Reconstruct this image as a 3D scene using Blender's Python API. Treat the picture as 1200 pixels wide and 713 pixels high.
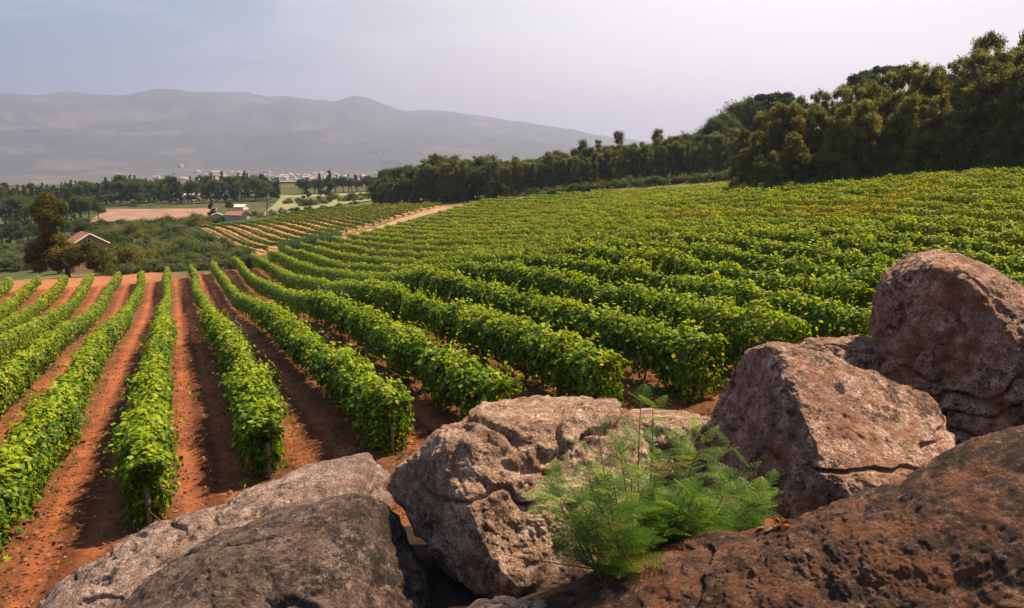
import bpy, math, random
import numpy as np
from mathutils import Vector, Matrix

for o in list(bpy.data.objects):
    bpy.data.objects.remove(o)
R = math.radians
rng = np.random.default_rng(7)
random.seed(7)
scene = bpy.context.scene
COL = scene.collection

# ---------------------------------------------------------------- camera
F = 933.0; CX, CY = 600.0, 356.5; HORIZON = 185.0; CAMZ = 6.0
PITCH = math.atan((CY - HORIZON) / F)
cam_d = bpy.data.cameras.new('camera'); cam = bpy.data.objects.new('camera', cam_d); COL.objects.link(cam)
cam_d.sensor_width = 36; cam_d.lens = F / 1200 * 36; cam_d.clip_start = 0.05; cam_d.clip_end = 60000
cam.location = (0, 0, CAMZ); cam.rotation_euler = (math.pi / 2 - PITCH, 0, 0)
scene.camera = cam

# ---------------------------------------------------------------- sky, sun, exposure
SUN_EL, SUN_AZ = R(55), R(64)
w = bpy.data.worlds.new("World"); scene.world = w; w.use_nodes = True
nt = w.node_tree; N = nt.nodes; L = nt.links
bg = N['Background']; bg.inputs['Strength'].default_value = 0.068
sky = N.new('ShaderNodeTexSky'); sky.sky_type = 'NISHITA'; sky.sun_disc = False
sky.sun_elevation = SUN_EL; sky.sun_rotation = SUN_AZ; sky.dust_density = 4.0; sky.air_density = 1.0; sky.ozone_density = 1.5; sky.altitude = 300
tc = N.new('ShaderNodeTexCoord')
mp = N.new('ShaderNodeMapping'); mp.inputs['Scale'].default_value = (1.0, 1.0, 4.5)
L.new(tc.outputs['Generated'], mp.inputs['Vector'])
nz = N.new('ShaderNodeTexNoise'); nz.inputs['Scale'].default_value = 2.6; nz.inputs['Detail'].default_value = 9; nz.inputs['Roughness'].default_value = 0.6
L.new(mp.outputs[0], nz.inputs['Vector'])
cr = N.new('ShaderNodeValToRGB'); cr.color_ramp.elements[0].position = 0.47; cr.color_ramp.elements[1].position = 0.70
cr.color_ramp.elements[0].color = (0, 0, 0, 1); cr.color_ramp.elements[1].color = (0.5, 0.5, 0.5, 1)
L.new(nz.outputs['Fac'], cr.inputs['Fac'])
# thin veil of high haze: brighter towards the sun
dotn = N.new('ShaderNodeVectorMath'); dotn.operation = 'DOT_PRODUCT'
SUNV = (math.sin(SUN_AZ) * math.cos(SUN_EL), math.cos(SUN_AZ) * math.cos(SUN_EL), math.sin(SUN_EL))
VEIL = Vector((math.sin(R(16)) * .95, math.cos(R(16)) * .95, .13)).normalized()
dotn.inputs[1].default_value = VEIL
L.new(tc.outputs['Generated'], dotn.inputs[0])
vr = N.new('ShaderNodeValToRGB'); e = vr.color_ramp
e.elements[0].position = 0.60; e.elements[0].color = (.8, 2.2, 3.8, 1)
e.elements[1].position = 1.0; e.elements[1].color = (8.8, 8.3, 7.8, 1)
m_ = e.elements.new(0.84); m_.color = (2.7, 3.5, 4.2, 1)
m_ = e.elements.new(0.95); m_.color = (6.7, 6.3, 6.0, 1)
L.new(dotn.outputs['Value'], vr.inputs['Fac'])
mix = N.new('ShaderNodeMixRGB'); mix.inputs['Fac'].default_value = 0.88
L.new(sky.outputs[0], mix.inputs[1]); L.new(vr.outputs[0], mix.inputs[2])
# warm band low over the horizon
sep = N.new('ShaderNodeSeparateXYZ'); L.new(tc.outputs['Generated'], sep.inputs[0])
hr = N.new('ShaderNodeValToRGB'); hr.color_ramp.elements[0].position = 0.03; hr.color_ramp.elements[0].color = (1, 1, 1, 1)
hr.color_ramp.elements[1].position = 0.15; hr.color_ramp.elements[1].color = (0, 0, 0, 1)
L.new(sep.outputs['Z'], hr.inputs['Fac'])
mixw = N.new('ShaderNodeMixRGB'); mixw.blend_type = 'MULTIPLY'; mixw.inputs[2].default_value = (1.12, .95, .86, 1)
mw = N.new('ShaderNodeMath'); mw.operation = 'MULTIPLY'; mw.inputs[1].default_value = 1.0
L.new(hr.outputs[0], mw.inputs[0]); L.new(mw.outputs[0], mixw.inputs['Fac']); L.new(mix.outputs[0], mixw.inputs[1])
mix2 = N.new('ShaderNodeMixRGB'); mix2.inputs[2].default_value = (8.0, 7.6, 7.8, 1)
mc = N.new('ShaderNodeMath'); mc.operation = 'MULTIPLY'; mc.inputs[1].default_value = 0.9
L.new(cr.outputs[0], mc.inputs[0]); L.new(mc.outputs[0], mix2.inputs['Fac']); L.new(mixw.outputs[0], mix2.inputs[1])
L.new(mix2.outputs[0], bg.inputs['Color'])

sd = bpy.data.lights.new('sun', 'SUN'); sd.energy = 5.0; sd.angle = R(2.0); sd.color = (1.0, 0.83, 0.58)
sun = bpy.data.objects.new('sun', sd); COL.objects.link(sun)
sun.rotation_euler = Vector(SUNV).to_track_quat('Z', 'Y').to_euler(); sun.location = (0, 0, 60)
scene.view_settings.view_transform = 'Standard'; scene.view_settings.look = 'None'
scene.view_settings.gamma = 1; scene.view_settings.use_curve_mapping = False
scene.view_settings.exposure = 1.12
scene.cycles.volume_bounces = 0; scene.cycles.max_bounces = 6; scene.cycles.transmission_bounces = 3
scene.cycles.diffuse_bounces = 2; scene.cycles.use_adaptive_sampling = True

# ---------------------------------------------------------------- numeric helpers
def ray(px, py):
    rx = (px - CX) / F; ry = (CY - py) / F
    return np.array([rx, math.cos(PITCH) + ry * math.sin(PITCH), -math.sin(PITCH) + ry * math.cos(PITCH)])
def at(px, py, Y):                       # world point seen at photo pixel px,py at forward distance Y
    d = ray(px, py); p = d * (Y / d[1]); p[2] += CAMZ
    return p

_perm = rng.permutation(4096)
_val = rng.random(4096) * 2 - 1
def vnoise(p, seed=0):
    p = np.asarray(p, float) + seed * 17.31
    i = np.floor(p).astype(np.int64); f = p - i; f = f * f * f * (f * (f * 6 - 15) + 10)
    out = 0
    def h(a, b, c):
        return _val[_perm[(_perm[(_perm[a & 4095] + b) & 4095] + c) & 4095]]
    x, y, z = i[..., 0], i[..., 1], i[..., 2]; fx, fy, fz = f[..., 0], f[..., 1], f[..., 2]
    c00 = h(x, y, z) * (1 - fx) + h(x + 1, y, z) * fx
    c10 = h(x, y + 1, z) * (1 - fx) + h(x + 1, y + 1, z) * fx
    c01 = h(x, y, z + 1) * (1 - fx) + h(x + 1, y, z + 1) * fx
    c11 = h(x, y + 1, z + 1) * (1 - fx) + h(x + 1, y + 1, z + 1) * fx
    return (c00 * (1 - fy) + c10 * fy) * (1 - fz) + (c01 * (1 - fy) + c11 * fy) * fz
def fbm(p, octaves=4, seed=0, rough=.5):
    a, s, t = 1.0, 0.0, 0.0; p = np.asarray(p, float).copy()
    for k in range(octaves):
        s = s + a * vnoise(p, seed + k * 3); t += a; a *= rough; p = p * 2.03
    return s / t
def smooth(a, b, x):
    t = np.clip((x - a) / (b - a), 0, 1); return t * t * (3 - 2 * t)

YAW = R(-23.1)                           # direction of the main rows
def uv(X, Y): return X * math.sin(YAW) + Y * math.cos(YAW), X * math.cos(YAW) - Y * math.sin(YAW)
def xy(u, v): return u * math.sin(YAW) + v * math.cos(YAW), u * math.cos(YAW) - v * math.sin(YAW)

# ---------------------------------------------------------------- terrain
A = []
def anc(px, py, Y): p = at(px, py, Y); A.append((p[0], p[1], p[2] - CAMZ))
def ancuv(u, v, z): x, y = xy(u, v); A.append((x, y, z))
for v in (-25, -12, 0, 6):
    for u in (5, 16, 30, 50, 75): ancuv(u, v, -5.5 - .1 * (u - 2) + (0.004 * (u - 16) if v > 3 else 0) - (.045 * -v if v < 0 else 0) + (.2 if v == 6 else 0))
for u in (5, 16, 22, 36): ancuv(u, 18, -5.7 - .02 * (u - 16)); ancuv(u, 12, -5.7 - .05 * (u - 16))
for v, dz in ((25, -5.6), (35, -5.0), (45, -3.7), (56, -2.6)): ancuv(18, v, dz + .2)
ancuv(45, 30, -5.9); ancuv(45, 45, -4.1)
anc(1200, 213, 64); anc(1100, 222, 69); anc(980, 231, 76); anc(870, 238, 82); anc(860, 216, 139); anc(760, 224, 150)
anc(620, 234, 175); anc(560, 238, 187); anc(533, 242, 190); anc(430, 242, 238); anc(391, 283, 131); anc(460, 262, 160)
anc(210, 327, 90); anc(0, 336, 85); anc(95, 324, 100); anc(95, 318, 140); anc(0, 318, 150); anc(150, 306, 150); anc(225, 302, 130); anc(290, 305, 122)
anc(340, 292, 128); anc(0, 300, 200); anc(60, 285, 240)
anc(225, 270, 190); anc(240, 300, 140); anc(300, 263, 205); anc(350, 249, 225); anc(290, 280, 160); anc(350, 262, 178)
anc(110, 264, 290); anc(240, 262, 270); anc(180, 250, 350); anc(0, 262, 350); anc(330, 243, 330); anc(420, 228, 430); anc(500, 225, 380)
anc(330, 230, 450); anc(180, 240, 450)
anc(700, 212, 230); anc(560, 222, 260); anc(860, 190, 200); anc(1000, 178, 165); anc(1200, 165, 120); anc(1400, 180, 80); anc(1500, 205, 60)
anc(1350, 120, 200); anc(1000, 150, 320); anc(700, 185, 420)
ancuv(5, 60, -2.0); ancuv(16, 90, 2); ancuv(-30, 0, -3.0); ancuv(-30, 60, 0); ancuv(-30, -40, -4.5); ancuv(40, -60, -9.5); ancuv(90, -60, -15); ancuv(160, -110, -26)
A = np.array(A)
def _phi(r2): return np.where(r2 > 0, r2 * np.log(r2 + 1e-9), 0)
_S = 50.0; _P = A[:, :2] / _S
_K = _phi(((_P[:, None] - _P[None]) ** 2).sum(-1)) + np.eye(len(A)) * 0.12
_T = np.c_[np.ones(len(A)), _P]
_M = np.block([[_K, _T], [_T.T, np.zeros((3, 3))]])
_W = np.linalg.solve(_M, np.r_[A[:, 2], np.zeros(3)])
def tps(X, Y):
    q = np.stack([X, Y], -1) / _S
    r2 = np.zeros(q.shape[:-1]); out = _W[-3] + q[..., 0] * _W[-2] + q[..., 1] * _W[-1]
    for i in range(len(A)):
        d = (q[..., 0] - _P[i, 0]) ** 2 + (q[..., 1] - _P[i, 1]) ** 2
        out = out + _W[i] * _phi(d)
    return out
# skyline of the far range: photo pixel x -> pixel y of the crest
RID = np.array([(-900, 122), (-300, 116), (0, 109), (60, 110), (100, 108), (150, 111), (200, 108), (260, 107), (300, 108), (322, 112), (345, 111), (372, 116), (400, 118),
                (412, 114), (430, 116), (470, 128), (520, 131), (560, 133), (600, 141), (650, 148), (700, 158), (760, 166), (900, 176), (1200, 180), (2500, 181)], float)
def far(X, Y):
    d = np.hypot(X, Y); Yp = np.maximum(Y, 1.0)
    px = np.clip(CX + F * math.cos(0) * X / (Yp * math.cos(PITCH) + 1e-6) * 0.985, -900, 2500)
    base = -14 - 62 * smooth(250, 2600, d)
    crest = .94 * (HORIZON - np.interp(px, RID[:, 0], RID[:, 1])) / F
    P = np.stack([X / 1500, Y / 1500, X * 0], -1)
    n1 = fbm(P, 5, 5); n2 = fbm(P * 3.1, 4, 9)
    Zc = crest * 9000 * np.clip(Yp / np.maximum(d, 1), .3, 1)
    t = smooth(3900, 9000, d + 500 * n1)
    m = t ** 1.25 * (Zc + 70)
    front = 260 * smooth(4200, 6200, d + 700 * n1) * np.clip(1.15 - np.abs(px - 250) / 900, 0.15, 1) * (1 - smooth(6500, 9000, d))
    m = np.maximum(m, front)
    gul = 1 - np.abs(fbm(P * 2.2, 5, 61)) * 3
    m = m - 22 * np.clip(gul, 0, 1) * smooth(4300, 5500, d) * (1 - smooth(8000, 9000, d))
    m = m * (1 + .10 * n2 * (1 - smooth(8400, 9000, d))) + 30 * n2 * smooth(4200, 5500, d) * (1 - smooth(8600, 9000, d))
    back = smooth(9000, 12000, d) * (-.25) * Zc
    rightfade = smooth(0, 1, smooth(1500, 2600, d))
    return base + (m + back) * rightfade + 6 * n2 * smooth(500, 1500, d)
def terrain(X, Y):
    X = np.asarray(X, float); Y = np.asarray(Y, float)
    d = np.hypot(X, Y)
    Xn = X * np.minimum(1, 520 / np.maximum(d, 1)); Yn = Y * np.minimum(1, 520 / np.maximum(d, 1))
    near = np.clip(tps(Xn, Yn), -40, 40)
    k = smooth(330, 620, d)
    z = near * (1 - k) + far(X, Y) * k
    P = np.stack([X / 9, Y / 9, X * 0], -1)
    z = z + .18 * fbm(P, 3, 2) * smooth(10, 60, d)
    # the stony bank under the boulders
    bank = -1.75 - .21 * np.maximum(Y, 0) ** 1.05
    k2 = (1 - smooth(6.5, 9.5, Y)) * smooth(-3.2, -1.4, X + .28 * np.maximum(Y - 3, 0) * 0) * (1 - smooth(9, 16, np.abs(X)))
    k2 = np.maximum(k2, (1 - smooth(1.5, 4.0, d)))
    z = z * (1 - k2) + bank * k2
    return z + CAMZ
def tz(x, y): return float(terrain(np.array([x]), np.array([y]))[0])

def hit(px, py, y0=3.0, y1=900.0):       # ground point under a photo pixel
    d = ray(px, py); d = d / d[1]
    ys = np.geomspace(y0, y1, 900)
    z = terrain(d[0] * ys, ys); r = CAMZ + d[2] * ys
    k = np.argmax(r < z)
    return np.array([d[0] * ys[k], ys[k], z[k]])

# ---------------------------------------------------------------- mesh helpers
def mesh_from(name, V, Fs, colors=None, smooth_shade=False):
    """V (n,3); Fs list of (m,k) int arrays"""
    me = bpy.data.meshes.new(name)
    V = np.asarray(V, np.float32)
    if not isinstance(Fs, list): Fs = [Fs]
    Fs = [np.asarray(f, np.int32) for f in Fs if len(f)]
    me.vertices.add(len(V)); me.vertices.foreach_set('co', V.ravel())
    loops = np.concatenate([f.ravel() for f in Fs]); tot = np.concatenate([np.full(len(f), f.shape[1], np.int32) for f in Fs])
    st = np.concatenate([[0], np.cumsum(tot)[:-1]]).astype(np.int32)
    me.loops.add(len(loops)); me.loops.foreach_set('vertex_index', loops)
    me.polygons.add(len(tot)); me.polygons.foreach_set('loop_start', st)
    me.polygons.foreach_set('use_smooth', np.full(len(tot), bool(smooth_shade)))
    if colors is not None:
        ca = me.color_attributes.new('col', 'FLOAT_COLOR', 'POINT')
        c = np.ones((len(V), 4), np.float32); c[:, :colors.shape[1]] = colors
        ca.data.foreach_set('color', c.ravel())
    me.update(calc_edges=True)
    return me
def link(name, me, mat=None, parent=None, **kw):
    o = bpy.data.objects.new(name, me); COL.objects.link(o)
    if mat is not None and me is not None and not me.materials: me.materials.append(mat)
    if parent is not None: o.parent = parent
    for k, v in kw.items(): o[k] = v
    return o
def empty(name, loc, rz=0, sc=1, **kw):
    o = bpy.data.objects.new(name, None); COL.objects.link(o); o.location = loc; o.rotation_euler = (0, 0, rz); o.scale = (sc,) * 3 if np.isscalar(sc) else sc
    o.empty_display_size = .2
    for k, v in kw.items(): o[k] = v
    return o
def copy_tree(o, parent=None):
    c = o.copy(); COL.objects.link(c); c.parent = parent
    for ch in list(o.children): copy_tree(ch, c)
    return c

class MB:
    def __init__(s): s.V = []; s.F = {}; s.n = 0
    def add(s, V, Fc):
        V = np.asarray(V, float); Fc = np.asarray(Fc, int)
        s.V.append(V); s.F.setdefault(Fc.shape[1], []).append(Fc + s.n); s.n += len(V)
    def tube(s, P, rad, k=6, cap=True):
        P = np.asarray(P, float); n = len(P); rad = np.broadcast_to(rad, (n,)) if np.ndim(rad) else np.full(n, rad)
        T = np.gradient(P, axis=0); T /= np.linalg.norm(T, axis=1)[:, None] + 1e-9
        ref = np.array([0, 0, 1.]) if abs(T[0][2]) < .9 else np.array([1., 0, 0])
        U = np.cross(T, ref); U /= np.linalg.norm(U, axis=1)[:, None] + 1e-9; W = np.cross(T, U)
        a = np.linspace(0, 2 * math.pi, k, endpoint=False)
        V = P[:, None] + rad[:, None, None] * (np.cos(a)[None, :, None] * U[:, None] + np.sin(a)[None, :, None] * W[:, None])
        V = V.reshape(-1, 3); i = np.arange(n - 1)[:, None] * k; j = np.arange(k)[None]; j2 = (j + 1) % k
        Fc = np.stack([i + j, i + j2, i + k + j2, i + k + j], -1).reshape(-1, 4)
        s.add(V, Fc)
        if cap:
            s.add(np.r_[V[:k], [P[0]]], [[(q + 1) % k, q, k] for q in range(k)])
            s.add(np.r_[V[-k:], [P[-1]]], [[q, (q + 1) % k, k] for q in range(k)])
    def box(s, c, d, rz=0):
        c = np.array(c, float); x, y, z = np.array(d, float) / 2
        V = np.array([(sx * x, sy * y, sz * z) for sz in (-1, 1) for sy in (-1, 1) for sx in (-1, 1)])
        ca, sa = math.cos(rz), math.sin(rz); V = V @ np.array([[ca, sa, 0], [-sa, ca, 0], [0, 0, 1]]) + c
        s.add(V, [(0, 2, 3, 1), (4, 5, 7, 6), (0, 1, 5, 4), (2, 6, 7, 3), (0, 4, 6, 2), (1, 3, 7, 5)])
    def mesh(s, name, smooth_shade=False):
        return mesh_from(name, np.concatenate(s.V), [np.concatenate(f) for f in s.F.values()], None, smooth_shade)

# leaf templates: x across, y along the leaf, z out of its face
LEAF_NEAR = (np.array([(0, 0, .0), (0, -.42, .02), (.22, -.55, -.05), (.50, -.22, -.10), (.33, -.02, -.03), (.52, .22, -.12), (.20, .22, -.02), (0, .60, -.12),
                       (-.20, .22, -.02), (-.52, .22, -.12), (-.33, -.02, -.03), (-.50, -.22, -.10), (-.22, -.55, -.05)]),
             np.array([(0, i, i % 12 + 1) for i in range(1, 13)]))
LEAF_MID = (np.array([(0, -.5, 0), (.48, -.12, -.12), (.32, .34, -.10), (0, .55, -.1), (-.32, .34, -.10), (-.48, -.12, -.12)]), np.array([(0, 1, 2, 3), (0, 3, 4, 5)]))
LEAF_STRIP = (np.array([(0, -.9, 0), (.22, 0, -.05), (0, .9, -.15), (-.22, 0, -.05)]), np.array([(0, 1, 2, 3)]))
LEAF_FAR = (np.array([(0, -.5, 0), (.45, .05, -.1), (0, .5, 0), (-.45, .05, -.1)]), np.array([(0, 1, 2, 3)]))
def place_leaves(P, Nn, size, tmpl, r=rng, droop=.6):
    P = np.asarray(P, float); n = len(P)
    Nn = Nn / (np.linalg.norm(Nn, axis=1)[:, None] + 1e-9)
    d = r.normal(size=(n, 3)) * .8; d[:, 2] -= droop
    Yv = d - (d * Nn).sum(1)[:, None] * Nn; Yv /= np.linalg.norm(Yv, axis=1)[:, None] + 1e-9
    Xv = np.cross(Yv, Nn)
    T, Fc = tmpl; m = len(T)
    s = np.asarray(size)[:, None, None]
    V = P[:, None] + s * (T[None, :, 0:1] * Xv[:, None] + T[None, :, 1:2] * Yv[:, None] + T[None, :, 2:3] * Nn[:, None])
    Fo = (Fc[None] + (np.arange(n) * m)[:, None, None]).reshape(-1, Fc.shape[1])
    return V.reshape(-1, 3), Fo, m

# ---------------------------------------------------------------- materials
def mat(name):
    m = bpy.data.materials.new(name); m.use_nodes = True
    return m, m.node_tree.nodes, m.node_tree.links, m.node_tree.nodes['Principled BSDF']
def ramp(Nn, stops):
    r = Nn.new('ShaderNodeValToRGB'); e = r.color_ramp
    while len(e.elements) < len(stops): e.elements.new(0.5)
    for el, (p, c) in zip(e.elements, stops): el.position = p; el.color = (*c, 1)
    return r
def noise(Nn, Lk, scale, detail=4, rough=.5, vec=None, dist=0):
    n = Nn.new('ShaderNodeTexNoise'); n.inputs['Scale'].default_value = scale; n.inputs['Detail'].default_value = detail
    n.inputs['Roughness'].default_value = rough; n.inputs['Distortion'].default_value = dist
    if vec is not None: Lk.new(vec, n.inputs['Vector'])
    return n
def mixc(Nn, Lk, fac, a, b, mode='MIX'):
    m = Nn.new('ShaderNodeMixRGB'); m.blend_type = mode
    for i, x in ((0, fac), (1, a), (2, b)):
        if isinstance(x, (int, float)): m.inputs[i].default_value = x
        elif isinstance(x, tuple): m.inputs[i].default_value = (*x, 1)
        else: Lk.new(x, m.inputs[i])
    return m.outputs[0]
def math_(Nn, Lk, op, a, b=None, clamp=False):
    m = Nn.new('ShaderNodeMath'); m.operation = op; m.use_clamp = clamp
    for i, x in enumerate((a, b)):
        if x is None: continue
        if isinstance(x, (int, float)): m.inputs[i].default_value = x
        else: Lk.new(x, m.inputs[i])
    return m.outputs[0]

def leaf_material(name, base=None, trans=.38, rough=.5, tint=(1.25, 1.35, .45), spec=.35):
    m, Nn, Lk, b = mat(name)
    if base is None:
        at_ = Nn.new('ShaderNodeAttribute'); at_.attribute_name = 'col'; c = at_.outputs['Color']
    else:
        rgb = Nn.new('ShaderNodeRGB'); rgb.outputs[0].default_value = (*base, 1); c = rgb.outputs[0]
    Lk.new(c, b.inputs['Base Color']); b.inputs['Roughness'].default_value = rough; b.inputs['Specular IOR Level'].default_value = spec
    tr = Nn.new('ShaderNodeBsdfTranslucent'); Lk.new(mixc(Nn, Lk, 1.0, c, tint, 'MULTIPLY'), tr.inputs['Color'])
    mx = Nn.new('ShaderNodeMixShader'); mx.inputs[0].default_value = trans
    Lk.new(b.outputs[0], mx.inputs[1]); Lk.new(tr.outputs[0], mx.inputs[2])
    Lk.new(mx.outputs[0], Nn['Material Output'].inputs['Surface'])
    return m
M_VINE = leaf_material('vine_leaves', trans=.38, spec=.2, rough=.55, tint=(1.6, 1.52, .2))
M_TREE = leaf_material('tree_leaves', trans=.48, rough=.8, tint=(1.45, 1.4, .6), spec=.08)
def plain(name, c, rough=.85, nscale=8, var=.35, bump=0.0, spec=.3):
    m, Nn, Lk, b = mat(name); t = Nn.new('ShaderNodeTexCoord')
    n = noise(Nn, Lk, nscale, 6, .6, t.outputs['Object'])
    r = ramp(Nn, [(.3, tuple(x * (1 - var) for x in c)), (.7, tuple(min(1, x * (1 + var)) for x in c))])
    Lk.new(n.outputs['Fac'], r.inputs[0]); Lk.new(r.outputs[0], b.inputs['Base Color'])
    b.inputs['Roughness'].default_value = rough; b.inputs['Specular IOR Level'].default_value = spec
    if bump:
        bp = Nn.new('ShaderNodeBump'); bp.inputs['Strength'].default_value = bump; bp.inputs['Distance'].default_value = .02
        Lk.new(n.outputs['Fac'], bp.inputs['Height']); Lk.new(bp.outputs[0], b.inputs['Normal'])
    return m
M_BARK = plain('bark', (.06, .045, .035), nscale=20, bump=.5)
M_VBARK = plain('vine_bark', (.085, .05, .035), nscale=30, bump=.8)
M_POST = plain('post_wood', (.15, .11, .085), nscale=25, bump=.5)
M_TWIG = plain('dry_stem', (.33, .19, .10), nscale=40)

# ground: zone colours per vertex (real land cover), fine detail by noise
def ground_material():
    m, Nn, Lk, b = mat('ground'); g = Nn.new('ShaderNodeNewGeometry'); pos = g.outputs['Position']
    at_ = Nn.new('ShaderNodeAttribute'); at_.attribute_name = 'col'
    n1 = noise(Nn, Lk, 1.6, 8, .65, pos); n2 = noise(Nn, Lk, 14, 8, .7, pos); n3 = noise(Nn, Lk, .02, 6, .6, pos)
    n4 = noise(Nn, Lk, 45, 4, .7, pos)
    r1 = ramp(Nn, [(.28, (.55, .55, .55)), (.5, (1, 1, 1)), (.75, (1.35, 1.3, 1.25))]); Lk.new(n1.outputs['Fac'], r1.inputs[0])
    r2 = ramp(Nn, [(.33, (.45, .42, .40)), (.5, (1, 1, 1)), (.7, (1.3, 1.25, 1.2))]); Lk.new(n2.outputs['Fac'], r2.inputs[0])
    c = mixc(Nn, Lk, 1.0, at_.outputs['Color'], r1.outputs[0], 'MULTIPLY')
    c = mixc(Nn, Lk, 0.8, c, r2.outputs[0], 'MULTIPLY')
    r3 = ramp(Nn, [(.35, (.7, .75, .7)), (.6, (1.15, 1.1, 1.0))]); Lk.new(n3.outputs['Fac'], r3.inputs[0])
    c = mixc(Nn, Lk, 1.0, c, r3.outputs[0], 'MULTIPLY')
    Lk.new(c, b.inputs['Base Color']); b.inputs['Roughness'].default_value = .95; b.inputs['Specular IOR Level'].default_value = .1
    h = math_(Nn, Lk, 'ADD', n2.outputs['Fac'], math_(Nn, Lk, 'MULTIPLY', n4.outputs['Fac'], .5))
    bp = Nn.new('ShaderNodeBump'); bp.inputs['Strength'].default_value = .9; bp.inputs['Distance'].default_value = .06
    Lk.new(h, bp.inputs['Height']); Lk.new(bp.outputs[0], b.inputs['Normal'])
    return m
M_GROUND = ground_material()

SP = 2.5; V0 = -.85                        # row spacing and the row that ends at the cut post
UEND = np.array([(-60, 93), (-17, 96), (0, 97), (5, 101), (15, 115), (24, 122), (40, 140), (62, 166), (66, 162), (75, 138), (87, 112), (95, 100)], float)
def row_v(k): return V0 + k * SP + .065 * max(0, k - 6) ** 1.6
def u_end(v): return np.interp(v, UEND[:, 0], UEND[:, 1])
# forest edge on the uphill side in (u, v)
FE = [hit(px, py) for px, py in ((1330, 210), (1200, 211), (1130, 218), (1050, 225), (960, 232), (868, 238))]
FEuv = np.array([uv(p[0], p[1]) for p in FE]); FEuv = FEuv[np.argsort(FEuv[:, 0])]
def v_edge(u): return np.where(u < FEuv[-1, 0] + 4, np.interp(u, FEuv[:, 0], FEuv[:, 1]), 200)

# second block of vines, clipped by its own outline
Y2 = R(-27.9)
B2 = np.array([hit(*p)[:2] for p in ((225, 269), (300, 262), (350, 250), (432, 243), (524, 241.5), (452, 261), (388, 279), (335, 290), (292, 302), (262, 304))])
def inside(poly, x, y):
    x = np.asarray(x); y = np.asarray(y); c = np.zeros(x.shape, bool); n = len(poly)
    for i in range(n):
        x1, y1 = poly[i]; x2, y2 = poly[(i + 1) % n]
        k = ((y1 > y) != (y2 > y)) & (x < (x2 - x1) * (y - y1) / (y2 - y1 + 1e-12) + x1); c ^= k
    return c

def land_colour(X, Y, Z):
    d = np.hypot(X, Y); u, v = uv(X, Y)
    P = np.stack([X, Y, X * 0], -1)
    n = fbm(P / 30, 4, 11); nf = fbm(P / 1.1, 3, 21); big = fbm(P / 260, 4, 31)
    grass = np.array([.095, .105, .04]); dry = np.array([.27, .17, .085]); soil = np.array([.26, .085, .040])
    c = grass + (dry - grass) * smooth(-.15, .35, n)[..., None]
    # main vineyard floor
    k = ((v < v_edge(u)) & (u < u_end(v) + 2) & (u > 4)).astype(float)
    x = np.abs(((v - V0) / SP + .5) % 1 - .5) * SP                     # distance from nearest row
    so = np.ones_like(c) * soil
    mid = (x > 1.02).astype(float)
    litter = smooth(.66, .3, x + .12 * nf)
    track = np.exp(-((x - .80) / .20) ** 2)
    strip = smooth(.95, 1.15, x + .10 * nf)
    so = so * (1 + .40 * track)[..., None]
    so = so * (1 - .5 * strip * (.8 + .5 * nf))[..., None]
    so = so * (1 - .45 * litter)[..., None] + (litter * .45)[..., None] * np.array([.10, .065, .035])
    so = so * (1 + .5 * nf[..., None])
    green = smooth(40, 70, v) * .5
    so = so * (1 - green[..., None]) + green[..., None] * np.array([.10, .12, .035])
    c = c * (1 - k[..., None]) + so * k[..., None]
    # terrace of bare earth beyond the near rows on the low side
    k = (smooth(94, 98, u) * (1 - smooth(112, 122, u + 4 * n)) * (1 - smooth(-4, 2, v)))[..., None]
    c = c * (1 - k) + k * np.array([.36, .15, .075])
    k = (smooth(115, 170, d) * smooth(20, -10, v - .35 * (u - 130)))[..., None]
    c = c * (1 - .75 * k) + .75 * k * np.array([.045, .06, .022])
    k = inside(B2, X, Y).astype(float)[..., None]
    c = c * (1 - k) + k * (np.array([.42, .21, .11]) * (1 + .3 * nf[..., None]))
    # bank under the boulders
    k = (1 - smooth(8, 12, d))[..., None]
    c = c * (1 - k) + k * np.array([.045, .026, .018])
    # far slopes
    k = smooth(450, 900, d)[..., None]
    fc = np.array([.055, .062, .045]) * np.ones_like(c)
    fld = smooth(.12, .3, fbm(P / 420, 5, 41, .6))[..., None]
    fc = fc * (1 - .35 * fld) + .35 * fld * np.array([.22, .18, .12])
    c = c * (1 - k) + k * fc
    k = (smooth(2300, 2700, d) * (1 - smooth(3900, 4500, d)))[..., None]
    c = c * (1 - .15 * k) + .15 * k * np.array([.30, .25, .2])
    return np.clip(c, 0, 1)

# one ground sheet: polar fan refined towards the camera
def build_ground():
    ang = np.concatenate([np.linspace(-180, -50, 60, endpoint=False), np.linspace(-50, 50, 900), np.linspace(50, 180, 60, endpoint=False)[1:]])
    rad = np.concatenate([[.01], np.geomspace(1.5, 8, 40), np.geomspace(8, 60, 460)[1:], np.geomspace(60, 400, 330)[1:], np.geomspace(400, 13000, 300)[1:]])
    a = np.radians(ang); Rr, Aa = np.meshgrid(rad, a, indexing='ij')
    X = Rr * np.sin(Aa); Y = Rr * np.cos(Aa); Z = terrain(X, Y)
    nearmask = (1 - smooth(40, 70, Rr))
    P = np.stack([X, Y, X * 0], -1)
    u, v = uv(X, Y); x = np.abs(((v - V0) / SP + .5) % 1 - .5) * SP
    rut = -.035 * np.exp(-((x - .80) / .18) ** 2) + .05 * smooth(.5, .2, x) + .02 * smooth(1.0, 1.2, x)
    Z = Z + nearmask * (rut + .035 * fbm(P * 3.0, 4, 51))
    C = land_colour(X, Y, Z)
    n, m = X.shape
    V = np.stack([X, Y, Z], -1).reshape(-1, 3)
    i = np.arange(n - 1)[:, None] * m; j = np.arange(m)[None]; j2 = (j + 1) % m
    Fc = np.stack([i + j, i + m + j, i + m + j2, i + j2], -1).reshape(-1, 4)[:, ::-1]
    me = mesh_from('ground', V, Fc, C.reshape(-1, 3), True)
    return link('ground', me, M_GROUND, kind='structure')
build_ground()

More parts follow.
